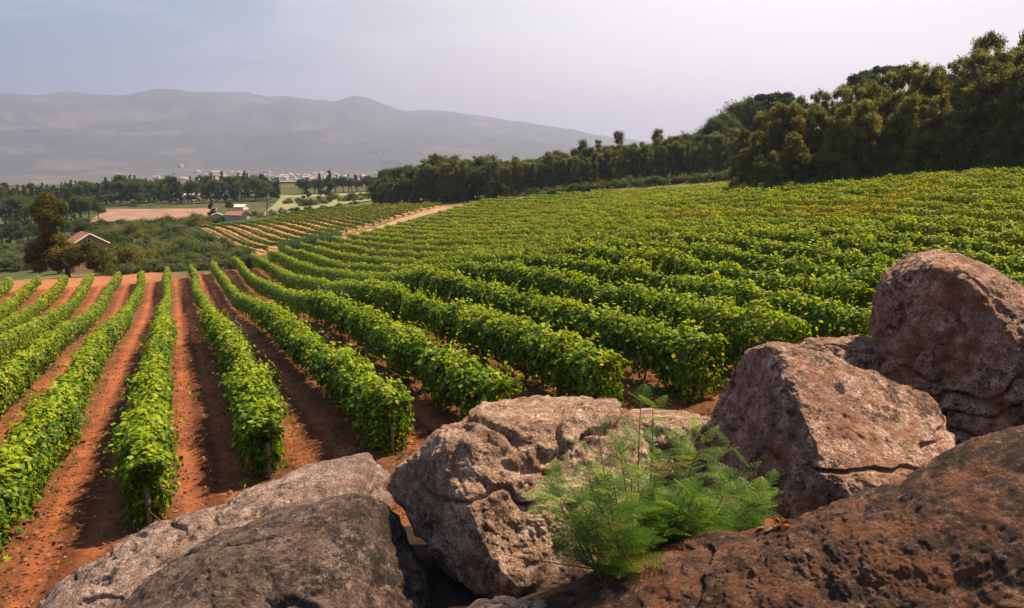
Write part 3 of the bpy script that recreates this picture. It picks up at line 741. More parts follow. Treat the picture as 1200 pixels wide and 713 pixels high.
# ---------------------------------------------------------------- trees
def crown_mesh(name, clumps, n, size, pal, seed, up=.35, shell=.5, flat=.8, soft=False):
    """clumps: (x,y,z,r) ; leaves sit in the outer part of each clump"""
    r = np.random.default_rng(seed); Cc = np.array(clumps, float)
    wgt = Cc[:, 3] ** 2; wgt /= wgt.sum(); idx = r.choice(len(Cc), n, p=wgt)
    d = r.normal(size=(n, 3)); d /= np.linalg.norm(d, axis=1)[:, None]
    rad = Cc[idx, 3] * (shell + (1.12 - shell) * r.random(n)) * (1 + .25 * vnoise(d * 2.5 + Cc[idx, :3], 3))
    if soft: rad = Cc[idx, 3] * np.minimum(np.abs(r.normal(size=n)), 1.9) * .62
    P = Cc[idx, :3] + d * rad[:, None] * np.array([1, 1, flat])
    Nn = d + r.normal(size=(n, 3)) * .55; Nn[:, 2] += up
    V, Fo, m = place_leaves(P, Nn, size * (.55 + .9 * r.random(n)), LEAF_STRIP if soft else LEAF_FAR, r, .2 if not soft else .9)
    pal = np.array(pal); cl = r.random(len(Cc))[idx] * .6 + r.random(n) * .5
    t = np.clip(cl, 0, 1) * (len(pal) - 1); i = np.minimum(t.astype(int), len(pal) - 2); f = (t - i)[:, None]
    c = pal[i] * (1 - f) + pal[i + 1] * f
    return mesh_from(name, V, Fo, np.repeat(c, m, 0))
def trunk_mesh(H, r0, limbs, seed, lean=.0):
    r = random.Random(seed); mb = MB()
    z = np.linspace(-.4, H, 9); ox = np.cumsum([0] + [r.uniform(-.02, .02) * H * .5 + lean for _ in range(8)]); oy = np.cumsum([0] + [r.uniform(-.02, .02) * H * .5 for _ in range(8)])
    mb.tube(np.c_[ox, oy, z], np.linspace(r0, r0 * .3, 9), 7)
    for _ in range(limbs):
        k = r.randint(3, 6); a = r.uniform(0, 6.28); l = H * r.uniform(.12, .2)
        p = np.array([ox[k], oy[k], z[k]]); q = p + [math.cos(a) * l * .5, math.sin(a) * l * .5, l * .5]; e = p + [math.cos(a) * l, math.sin(a) * l, l * .9]
        mb.tube([p, q, e], [r0 * .45, r0 * .3, r0 * .12], 5)
    me = mb.mesh('trunk', True); me.materials.append(M_BARK); return me
PAL_AC = [(.045, .05, .015), (.13, .13, .038), (.27, .25, .075)]
PAL_EU = [(.05, .06, .022), (.11, .125, .04), (.19, .21, .07)]
PAL_PI = [(.022, .038, .016), (.040, .062, .024), (.065, .09, .035)]
PAL_BR = [(.035, .050, .018), (.065, .09, .028), (.11, .135, .04)]
PAL_SH = [(.05, .07, .028), (.085, .11, .045), (.13, .15, .065)]
PALS = [PAL_SH, PAL_BR, [(.08, .10, .055), (.14, .165, .09), (.21, .23, .13)], PAL_PI, [(.07, .07, .02), (.13, .12, .035), (.2, .17, .05)], PAL_SH]
KIND = {}
def make_kind(kind, variants, maker):
    KIND[kind] = []
    for s in range(variants):
        crown, trunk = maker(s)
        crown.materials.append(M_TREE); KIND[kind].append((crown, trunk))
def mk_acacia(s):          # 12 m, foliage to the ground, rounded feathery clumps
    r = random.Random(s + 50); cl = []
    for i in range(95):
        t = r.random() ** .8; z = .8 + t * 10.2; a = r.uniform(0, 6.28); w = (2.6 * math.sin(min(1, (t + .25)) * math.pi * .62) + .2) * (1.05 - .62 * t)
        rr = w * r.random() ** .45; cl.append((rr * math.cos(a), rr * math.sin(a), z, r.uniform(.4, 1.05) * (1.1 - .5 * t)))
    cl.append((0, 0, 11.3, .5))
    return crown_mesh('crown', cl, 42000, .20, PAL_AC, s + 400, flat=1.05, soft=True), trunk_mesh(9.2, .20, 5, s)
make_kind('acacia_tree', 6, mk_acacia)
def mk_euc(s):             # 12 m, slim, crown on the upper two thirds
    r = random.Random(s + 150); cl = []
    for i in range(40):
        t = r.random(); z = .9 + t * 10.3; a = r.uniform(0, 6.28); rr = 1.35 * (1.1 - .6 * t) * r.random() ** .5
        cl.append((rr * math.cos(a), rr * math.sin(a), z, r.uniform(.5, .95)))
    return crown_mesh('crown', cl, 13000, .24, PAL_EU, s + 500, flat=1.1, soft=True), trunk_mesh(9.8, .12, 4, s + 20)
make_kind('eucalyptus_tree', 6, mk_euc)
def mk_pine(s):            # 15 m
    r = random.Random(s + 250); cl = []
    for i in range(22):
        t = i / 21; z = 2.5 + t * 12; a = r.uniform(0, 6.28); rr = 2.2 * (1 - t * .75) * r.uniform(.3, 1)
        cl.append((rr * math.cos(a), rr * math.sin(a), z, r.uniform(.6, 1.1) * (1.25 - .7 * t)))
    return crown_mesh('crown', cl, 4200, .42, PAL_PI, s + 600, shell=.3, flat=.7), trunk_mesh(14, .2, 3, s + 40)
make_kind('pine_tree', 5, mk_pine)
def mk_broad(s):           # 9 m round
    r = random.Random(s + 350); cl = []
    for i in range(26):
        a = r.uniform(0, 6.28); el = r.uniform(-.5, 1.5); rr = 2.7 * r.random() ** .4
        cl.append((rr * math.cos(a) * math.cos(el), rr * math.sin(a) * math.cos(el), 5.2 + rr * math.sin(el) * 1.0, r.uniform(.8, 1.3)))
    return crown_mesh('crown', cl, 9000, .27, PAL_BR, s + 700, flat=.9, soft=True), trunk_mesh(5.5, .22, 6, s + 60)
make_kind('broadleaf_tree', 5, mk_broad)
def mk_open(s):            # umbrella topped, gaps between clumps
    r = random.Random(s + 450); cl = []
    for i in range(13):
        a = r.uniform(0, 6.28); rr = 2.6 * r.random() ** .5; cl.append((rr * math.cos(a), rr * math.sin(a), 9.6 + r.uniform(-.6, 1.6) - rr * .22, r.uniform(.55, .95)))
    return crown_mesh('crown', cl, 4200, .26, PAL_PI, s + 800, shell=.35, flat=.65), trunk_mesh(10.4, .17, 9, s + 80)
make_kind('umbrella_pine', 4, mk_open)
def mk_shrub(s):           # 3 m
    r = random.Random(s + 550); cl = []
    for i in range(16):
        a = r.uniform(0, 6.28); rr = 1.5 * r.random() ** .5; cl.append((rr * math.cos(a), rr * math.sin(a), .5 + 1.7 * r.random() * (1.1 - rr / 2), r.uniform(.45, .85)))
    return crown_mesh('crown', cl, 6500, .15, PALS[s], s + 900, flat=1.0, soft=True), trunk_mesh(1.6, .07, 6, s + 90)
make_kind('shrub', 6, mk_shrub)

cnt_kind = {}
def tree(kind, px, Y, top_py=None, H=None, label='', group=None, cat='tree', wide=1.0, name=None, nom=None):
    p = at(px, 245, Y); x, y = p[0], p[1]; z = tz(x, y)
    nomH = {'acacia_tree': 11.6, 'eucalyptus_tree': 11.9, 'pine_tree': 15, 'broadleaf_tree': 9.0, 'umbrella_pine': 11.6, 'shrub': 2.7}[kind]
    if H is None: H = max(1.0, at(px, top_py, Y)[2] - z)
    s = H / nomH
    crown, trunk = KIND[kind][cnt_kind.get(kind, 0) % len(KIND[kind])]; cnt_kind[kind] = cnt_kind.get(kind, 0) + 1
    kw = dict(label=label, category=cat)
    if group: kw['group'] = group
    root = empty(name or kind, (x, y, z - .05), random.uniform(0, 6.28), (s * wide, s * wide, s), **kw)
    link('trunk', trunk, None, root); link('crown', crown, None, root)
    return root
rr_ = random.Random(11)
J = rr_.uniform
# dark forest on the uphill side ------------------------------------------------
TOPF = np.array([(855, 152), (880, 132), (900, 122), (930, 112), (960, 105), (1000, 92), (1040, 82), (1060, 70), (1090, 76), (1110, 66), (1140, 42), (1155, 60), (1180, 45), (1200, 36), (1240, 40), (1500, 20)], float)
YF = np.array([(855, 85), (960, 79), (1050, 74), (1130, 70), (1200, 66), (1330, 58), (1500, 50)], float)
gl = 'dark feathery tree packed into the forest edge above the vines'
gg = 'trees of the dark forest edge'
for px in np.arange(872, 1360, 17):
    Y = float(np.interp(px, YF[:, 0], YF[:, 1]))
    top = float(np.interp(px, TOPF[:, 0], TOPF[:, 1]))
    tree('acacia_tree', px + J(-5, 5), Y + J(1.0, 3), top_py=top + J(25, 75), label=gl, group=gg, wide=1.15)
for px in np.arange(868, 1370, 20):
    Y = float(np.interp(px, YF[:, 0], YF[:, 1]))
    top = float(np.interp(px, TOPF[:, 0], TOPF[:, 1]))
    tree('acacia_tree', px + J(-6, 6), Y + J(5, 8), top_py=top + J(0, 32), label='dark feathery tree standing inside the forest behind its front edge', group='trees inside the dark forest', wide=.95)
for px, top in ((866, 150), (885, 131), (905, 121), (930, 112), (952, 106), (978, 99), (1003, 93), (1030, 84), (1058, 72), (1085, 76), (1108, 68), (1140, 37), (1166, 58), (1192, 33), (1215, 40)):
    Y = float(np.interp(px, YF[:, 0], YF[:, 1]))
    tree('acacia_tree', px, Y + J(9, 13), top_py=top, label='feathery tree on the skyline of the dark forest', group='skyline trees of the dark forest', wide=.85)
# front skirt bushes of the forest
for px in np.arange(866, 1240, 16):
    Y = float(np.interp(px, YF[:, 0], YF[:, 1]))
    tree('shrub', px + J(-5, 5), Y - J(0, 1.5), H=J(1.2, 3.0), label='low bush at the foot of the dark forest edge', group='bushes at the forest foot', cat='bush')
# hillside trees behind
for px, Y, top, kd in ((1035, 150, 70, 'umbrella_pine'), (1006, 150, 82, 'umbrella_pine'), (1022, 156, 76, 'umbrella_pine'), (905, 165, 103, 'umbrella_pine')):
    tree(kd, px, Y, top_py=top, label={1035: 'tallest open crowned pine standing above the dark forest', 1006: 'lower open crowned pine beside the tallest one above the forest', 1022: 'open crowned pine half hidden between two others above the forest', 905: 'dark round topped pine at the end of the hill skyline'}[px], wide=1.1)
for i, px in enumerate(np.arange(796, 930, 8)):
    top = float(np.interp(px, [796, 815, 835, 860, 880, 895, 930], [158, 146, 133, 113, 108, 112, 112]))
    tree('broadleaf_tree', px + J(-3, 3), 190 + J(-8, 8), top_py=top + J(-2, 5), label='dark round tree on the hill skyline behind the plantation', group='trees on the hill skyline', wide=.9)
# plantation strip in the middle --------------------------------------------------
TOPP = np.array([(435, 222), (450, 205), (480, 192), (520, 184), (560, 184), (600, 186), (640, 180), (680, 176), (720, 170), (760, 164), (800, 158), (860, 150)], float)
BX = np.array([(432, 236), (480, 225), (530, 207), (580, 196), (620, 190), (700, 190), (760, 178), (860, 165)], float)
for row_i, (dy, dt) in enumerate(((0, 6), (6, 2), (13, 0))):
    for px in np.arange(437 + row_i * 2, 872, 7.2):
        Y = float(np.interp(px, BX[:, 0], BX[:, 1])) + dy + J(-1.5, 1.5) + 3
        top = float(np.interp(px, TOPP[:, 0], TOPP[:, 1])) + dt + J(-5, 5)
        if px < 560: tree(('acacia_tree', 'broadleaf_tree', 'eucalyptus_tree')[rr_.randrange(3)], px, Y, top_py=top + J(-6, 8), name='broadleaf_tree', label='bushy dark tree in the wood beside the dirt track', group='trees of the wood by the track', wide=1.1)
        else: tree('eucalyptus_tree', px, Y, top_py=top, label='slim eucalyptus in the plantation behind the vineyard', group='plantation eucalyptus trees', wide=1.15)
for px, top, kd, lb in ((723, 153, 'eucalyptus_tree', 'tall dark eucalyptus rising above the plantation, bushiest top'), (682, 162, 'eucalyptus_tree', 'pointed tall tree rising alone above the plantation'),
                        (768, 149, 'eucalyptus_tree', 'slender tree poking above the plantation near the dark forest'), (572, 178, 'broadleaf_tree', 'round dark tree rising above the wood beside the track'),
                        (530, 180, 'broadleaf_tree', 'broad dark tree topping the wood nearest the far hills'), (700, 160, 'eucalyptus_tree', 'small pointed tree between two taller ones above the plantation')):
    tree(kd, px, float(np.interp(px, BX[:, 0], BX[:, 1])) + 16, top_py=top, label=lb, wide=1.1)
# pale scrub between plantation and vines
for px in np.arange(622, 860, 8):
    Y = float(np.interp(px, [620, 700, 860], [180, 172, 146]))
    tree('shrub', px + J(-3, 3), Y + J(0, 3), H=J(1.6, 2.6), label='pale green scrub at the foot of the plantation', group='scrub below the plantation', cat='bush', wide=1.3)
for px, Y in ((838, 92), (850, 90), (862, 88), (846, 94)):
    tree('shrub', px, Y, H=1.4, label='low dark bush spilling from the forest corner', group='bushes at the forest corner', cat='bush', wide=1.3)

# woods of the valley side ---------------------------------------------------------
for row_i, Y in enumerate((395, 420, 450)):
    for px in np.arange(-10 + row_i * 2, 326, 5.2):
        top = float(np.interp(px, [0, 60, 110, 145, 185, 230, 290, 326], [214, 216, 211, 206, 209, 206, 203, 203])) + J(-1, 4) + (3 - row_i * 1.5)
        tree('pine_tree' if rr_.random() < .6 else 'broadleaf_tree', px + J(-4, 4), Y + J(-8, 8), top_py=top + J(-5, 8), name='forest_tree', label='tall dark tree in the far wood above the bare field', group='pines of the far wood', wide=1.25)
for row_i, (Y, t0) in enumerate(((355, 222), (310, 232), (275, 246), (240, 262), (212, 274))):
    for px in np.arange(-30 + row_i * 4, (118, 112, 106, 88, 66)[row_i], 8):
        tree(('pine_tree', 'broadleaf_tree')[(int(px) + row_i) % 2], px + J(-5, 5), Y + J(-10, 10), top_py=t0 + J(-7, 8), label=f'{("dark", "mid green", "bluish", "rounded", "low")[row_i]} tree in the wood behind the leaning tree', group=f'{("highest", "upper", "middle", "lower", "lowest")[row_i]} trees of the wood behind the leaning tree', wide=1.3)
for px in np.arange(112, 250, 5):
    tree('broadleaf_tree', px + J(-4, 4), 388 + J(-6, 6), top_py=230 + J(-6, 6), label='bushy tree along the upper side of the bare field', group='trees above the bare field', wide=1.2)
for px in np.arange(88, 262, 5):
    tree('broadleaf_tree', px + J(-4, 4), float(np.interp(px, [88, 150, 262], [245, 262, 262])) + J(-6, 6), top_py=float(np.interp(px, [88, 140, 262], [255, 258, 262])) + J(-4, 5), label='low bushy tree along the lower side of the bare field', group='trees below the bare field', wide=1.4)
for row_i in range(3):
    for px in np.arange(352, 470, 5):
        Y = 430 + row_i * 30
        tree('pine_tree' if row_i else 'broadleaf_tree', px + J(-3, 3), Y, top_py=float(np.interp(px, [352, 375, 400, 470], [209, 208, 205, 203])) + J(-1, 6), label='far pine in the wood beyond the green meadow', group='pines beyond the meadow', wide=1.2)
for px, Y, top, lb in ((387, 380, 199, 'tall pine with a broad top, tallest beyond the green meadow'), (361, 380, 208, 'lone slender pine standing beside the green meadow'), (376, 400, 203, 'thin dark pine next to the tallest one beyond the meadow')):
    tree('pine_tree', px, Y, top_py=top, label=lb, wide=1.3)
tree('umbrella_pine', 312, 250, top_py=221, label='round umbrella shaped tree alone beside the green meadow', wide=1.6)
tree('pine_tree', 247, 285, top_py=226, label='small dark conifer by the white walled farm', wide=1.2)
tree('broadleaf_tree', 268, 300, top_py=232, label='small dark round tree behind the orange roofed farmhouse', wide=1.0)
for px, Y, top in ((300, 262, 246), (280, 258, 248), (262, 258, 250), (246, 256, 252), (330, 262, 243), (345, 262, 241), (362, 262, 240), (380, 266, 239), (398, 268, 237), (415, 272, 234), (318, 262, 245), (231, 256, 255)):
    tree('shrub', px, Y, top_py=top, label='hedge bush bordering the lower vineyard block', group='bushes bordering the lower vineyard', cat='bush', wide=1.5)
for px in np.arange(340, 500, 9):
    tree('shrub', px + J(-4, 4), 330 + J(-40, 60), H=J(2, 4.5), label='scattered bush on the green meadow', group='bushes on the meadow', cat='bush', wide=1.3)
# bushes of the dip between the two vineyard blocks
for px, Y, top, lb, wd in ((205, 128, 275, 'large feathery grey green willow shrub beside the lower vineyard', 1.5), (178, 132, 277, 'feathery willow shrub next to the largest one', 1.2), (228, 126, 284, 'feathery shrub at the corner of the lower vineyard', 1.1),
                         (268, 121, 282, 'dense dark round bush between the two vineyard blocks', 1.2), (156, 122, 303, 'dark green round bush at the row ends', 1.3), (150, 150, 277, 'grey green bush behind the dark round bush', 1.4),
                         (132, 155, 283, 'dull green bush behind the farm building', 1.3), (20, 150, 294, 'grey green bush beside the bare terrace', 1.5), (45, 145, 300, 'low grey green bush near the leaning tree', 1.3),
                         (118, 145, 293, 'olive green bush beside the farm building wall', 1.2), (192, 116, 304, 'grassy pale bush just behind the row ends', 1.2), (248, 118, 296, 'small pale bush near the dense dark bush', 1.0)):
    tree('shrub', px, Y, top_py=top, label=lb, cat='bush', wide=wd)
for i in range(100):
    px = J(112, 292); Y = J(108, 168)
    if px < 145 and Y < 146: continue
    if inside(B2, *[np.array([q]) for q in at(px, 245, Y)[:2]])[0]: continue
    tree('shrub', px, Y, H=J(1.6, 4.2), label='grey green bush in the thicket of the dip below the vineyard', group='thicket bushes of the dip', cat='bush', wide=1.4)
for i in range(34):
    tree('shrub', 118 + i * 5.2 + J(-3, 3), J(100, 109) , H=J(.8, 2.2), label='low grassy bush just past the far ends of the vine rows', group='low bushes past the row ends', cat='bush', wide=1.5)
for i in range(60):
    px = J(-20, 110); Y = J(150, 215)
    tree('shrub', px, Y, H=J(1.6, 4.5), label='dull green bush on the slope below the wood behind the leaning tree', group='bushes below the wood', cat='bush', wide=1.4)
for i in range(60):
    px = J(100, 235); Y = J(175, 262)
    if inside(B2, *[np.array([q]) for q in at(px, 245, Y)[:2]])[0]: continue
    tree('shrub', px, Y, H=J(2, 5), label='dark green bush in the brush below the bare field', group='brush below the bare field', cat='bush', wide=1.5)
# reeds in the dip
def reeds():
    r = np.random.default_rng(9); V = []; Fq = []; C = []; n = 0
    for i in range(5200):
        px = 325 + 72 * r.random(); Y = np.interp(px, [325, 340, 400], [122, 125, 131]) + r.uniform(-1, 4)
        p = at(px, 245, Y); z = 0; h = r.uniform(.6, 1.7); a = r.uniform(0, 3.14); w_ = .05
        V.append((p[0], p[1], h, a, w_, r.uniform(-.5, .5), r.uniform(-.3, .3)))
    A_ = np.array(V); Z = terrain(A_[:, 0], A_[:, 1]); h = A_[:, 2]; dx = np.cos(A_[:, 3]) * A_[:, 4]; dy = np.sin(A_[:, 3]) * A_[:, 4]
    lx, ly = A_[:, 5], A_[:, 6]
    rows = []
    for t, ww in ((0, 1), (.5, 1.0), (1, .15)):
        for s in (-1, 1): rows.append(np.stack([A_[:, 0] + s * dx * ww + lx * t * t, A_[:, 1] + s * dy * ww + ly * t * t, Z + h * t], -1))
    V = np.stack(rows, 1).reshape(-1, 3); k = (np.arange(len(A_)) * 6)[:, None, None]
    Fq = (np.array([(0, 1, 3, 2), (2, 3, 5, 4)])[None] + k).reshape(-1, 4)
    c = np.array([.07, .12, .07]) * (.6 + .9 * r.random((len(A_), 1)))
    return link('reeds', mesh_from('reeds', V, Fq, np.repeat(c, 6, 0)), M_TREE, kind='stuff', label='blue green reeds growing in the dip between the vineyards', category='reeds')
reeds()

# the leaning tree at the row ends: tall ivy-clad stem, low side crown
def lone_tree():
    r = random.Random(4); Y = 101; p = at(80, 325, Y); z = tz(p[0], p[1]); m_px = Y / F
    def loc(px, py): q = at(px, py, Y); return q[0] - p[0], q[2] - z
    cl = []
    for px, py, rp in [(58, 236, 11), (48, 243, 9), (68, 244, 10), (58, 252, 15), (46, 258, 9), (70, 260, 9), (58, 268, 14), (66, 279, 10), (50, 280, 10), (58, 291, 14), (44, 296, 11), (38, 303, 9), (70, 298, 12), (50, 308, 10), (64, 311, 10),
                       (80, 293, 10), (92, 291, 9), (102, 294, 11), (112, 299, 10), (106, 308, 9), (92, 303, 11), (122, 307, 8), (127, 313, 6), (84, 306, 9)]:
        x, h = loc(px, py); R_ = rp * m_px
        for _ in range(2): cl.append((x + r.uniform(-.3, .3), r.uniform(-1, 1) * R_, h + r.uniform(-.3, .3), R_ * r.uniform(.6, .9)))
    pal = [(.035, .045, .010), (.09, .09, .016), (.22, .15, .025)]
    me = crown_mesh('crown', cl, 60000, .19, pal, 77, shell=.25, flat=1.0); me.materials.append(M_TREE)
    root = empty('lone_tree', (p[0], p[1], z), 0, 1, label='tall ivy-clad tree with rusty top and low side crown, before the farm building', category='tree')
    link('crown', me, None, root)
    mb = MB(); x1, h1 = loc(60, 290); x2, h2 = loc(56, 245); x3, h3 = loc(104, 300)
    mb.tube([(0, 0, -.3), (-.05, 0, 1.2), (x1 * .5, 0, h1 * .5), (x1, 0, h1), (x2, 0, h2)], [.36, .30, .26, .2, .08], 9)
    mb.tube([(-.05, 0, 1.0), (x3 * .5, .2, h3 * .7), (x3, .3, h3)], [.2, .14, .06], 7)
    t = mb.mesh('trunk', True); t.materials.append(M_BARK); link('trunk', t, None, root)
lone_tree()

# ---------------------------------------------------------------- buildings
M_BRICK = plain('brick_wall', (.42, .19, .12), nscale=3, var=.25)
M_TILE = plain('roof_tile', (.30, .115, .07), nscale=2, var=.3)
M_WHITE = plain('white_render', (.40, .35, .32), nscale=1.5, var=.15)
M_TRIM = plain('pale_trim', (.66, .52, .44), nscale=2, var=.1)
M_GLASS = plain('dark_pane', (.03, .035, .04), .2, 2, .1, spec=.6)
def house(px, Y, wdt, dep, h, rise, rz, wallm, roofm, label, detail=True, base_drop=0.5, name='farmhouse', cat='house', group=None):
    p = at(px, 245, Y); z = tz(p[0], p[1])
    kw = dict(label=label, category=cat)
    if group: kw['group'] = group
    root = empty(name, (p[0], p[1], z), rz, 1, **kw)
    mb = MB(); mb.box((0, 0, h / 2 - base_drop / 2), (wdt, dep, h + base_drop))
    # gables (front and back faces along y)
    for s in (-1, 1):
        y = s * dep / 2
        V = [(-wdt / 2, y, h), (wdt / 2, y, h), (0, y, h + rise), (-wdt / 2, y - s * .25, h), (wdt / 2, y - s * .25, h), (0, y - s * .25, h + rise)]
        mb.add(V, [(0, 1, 2), (3, 5, 4)]); mb.add(V, [(0, 2, 5, 3), (1, 4, 5, 2)])
    link('wall', mb.mesh('wall'), wallm, root)
    ov = .35; sl = math.hypot(wdt / 2, rise); mb = MB(); t = .12
    for s in (-1, 1):
        x0, z0 = s * (wdt / 2 + ov), h - ov * rise / (wdt / 2) + .02; x1, z1 = 0, h + rise + .04
        y = dep / 2 + ov
        V = [(x0, -y, z0), (x1, -y, z1), (x1, y, z1), (x0, y, z0), (x0, -y, z0 + t), (x1, -y, z1 + t), (x1, y, z1 + t), (x0, y, z0 + t)]
        mb.add(V, [(0, 1, 2, 3), (4, 7, 6, 5), (0, 4, 5, 1), (3, 2, 6, 7), (0, 3, 7, 4), (1, 5, 6, 2)])
    link('roof', mb.mesh('roof'), roofm, root)
    if detail:
        mb = MB(); wz = h * .62
        mb.box((-wdt * .08, -dep / 2 - .03, h * .95), (wdt * .24, .08, h * .42)); wn = link('window', mb.mesh('window'), M_GLASS, root)
        mb = MB(); cx, cz, ww, hh = -wdt * .08, h * .95, wdt * .24, h * .42
        for a, b, c_, d_ in ((cx - ww / 2, cz, .12, hh + .2), (cx + ww / 2, cz, .12, hh + .2), (cx, cz + hh / 2, ww, .12), (cx, cz - hh / 2, ww, .12), (cx, cz, .06, hh), (cx, cz, ww, .06)):
            mb.box((a, -dep / 2 - .1, b), (c_, .08, d_))
        link('frame', mb.mesh('frame'), M_TRIM, wn)
        mb = MB()
        for s in (-1, 1):
            mb.tube([(s * (wdt / 2 + ov), -dep / 2 - ov - .06, h - .2 + .02), (0, -dep / 2 - ov - .06, h + rise + .02)], .13, 6)
        link('verge', mb.mesh('verge'), M_TRIM, root)
    return root
house(97, 138, 5.4, 4.6, 4.9, 1.6, R(42), M_BRICK, M_TILE, 'brick farm building with orange gable roof half hidden by the leaning tree')
house(278, 250, 4.2, 6.0, 1.7, .9, R(70), M_WHITE, M_TILE, 'low white farmhouse with orange roof at the edge of the lower vineyard', False)
house(254, 262, 3.4, 3, 2.4, .7, R(20), M_WHITE, M_WHITE, 'small white shed beside the low farmhouse', False, name='shed', cat='shed')
house(228, 410, 9, 5, 2.5, 1.4, R(75), M_TRIM, M_TRIM, 'pale farm building by the far pine wood', False, cat='farm building')
house(282, 330, 4.0, 5, 1.3, .8, R(75), M_TRIM, M_TRIM, 'small pale roofed house behind the low farmhouse', False)

# the far valley town
tp = random.Random(2)
proto = None
M_TOWNROOF = plain('faded_roof', (.42, .26, .20), nscale=.2, var=.3)
for i in range(122):
    if i < 110: px, Y = tp.gauss(350, 60), tp.uniform(2300, 3900)
    else: px, Y = tp.uniform(60, 470), tp.uniform(3000, 5200)
    if not 40 < px < 520: continue
    if proto is None:
        proto = house(px, Y, 16, 22, 9, 4, 0, plain('old_render', (.38, .32, .29), nscale=.3), M_TOWNROOF, 'pale far house in the hazy valley town below the mountains', False, 6, name='town_house', group='houses of the far valley town'); continue
    p = at(px, 245, Y); c = copy_tree(proto); c.location = (p[0], p[1], tz(p[0], p[1])); c.rotation_euler = (0, 0, tp.uniform(0, 3.14)); s = tp.uniform(.4, 1.2); c.scale = (s * tp.uniform(.8, 2.0), s, s)
for k, (px, Y, sx, lb) in enumerate(((462, 4700, 6, 'long white hall on the slope above the valley town'), (440, 5000, 3.5, 'shorter white hall beside the long hall above the town'))):
    p = at(px, 245, Y); c = copy_tree(proto); c.location = (p[0], p[1], tz(p[0], p[1])); c.scale = (sx * 1.4, 1.6, 1.6); c['label'] = lb; c['category'] = 'hall'; del c['group']; c.name = 'hall'

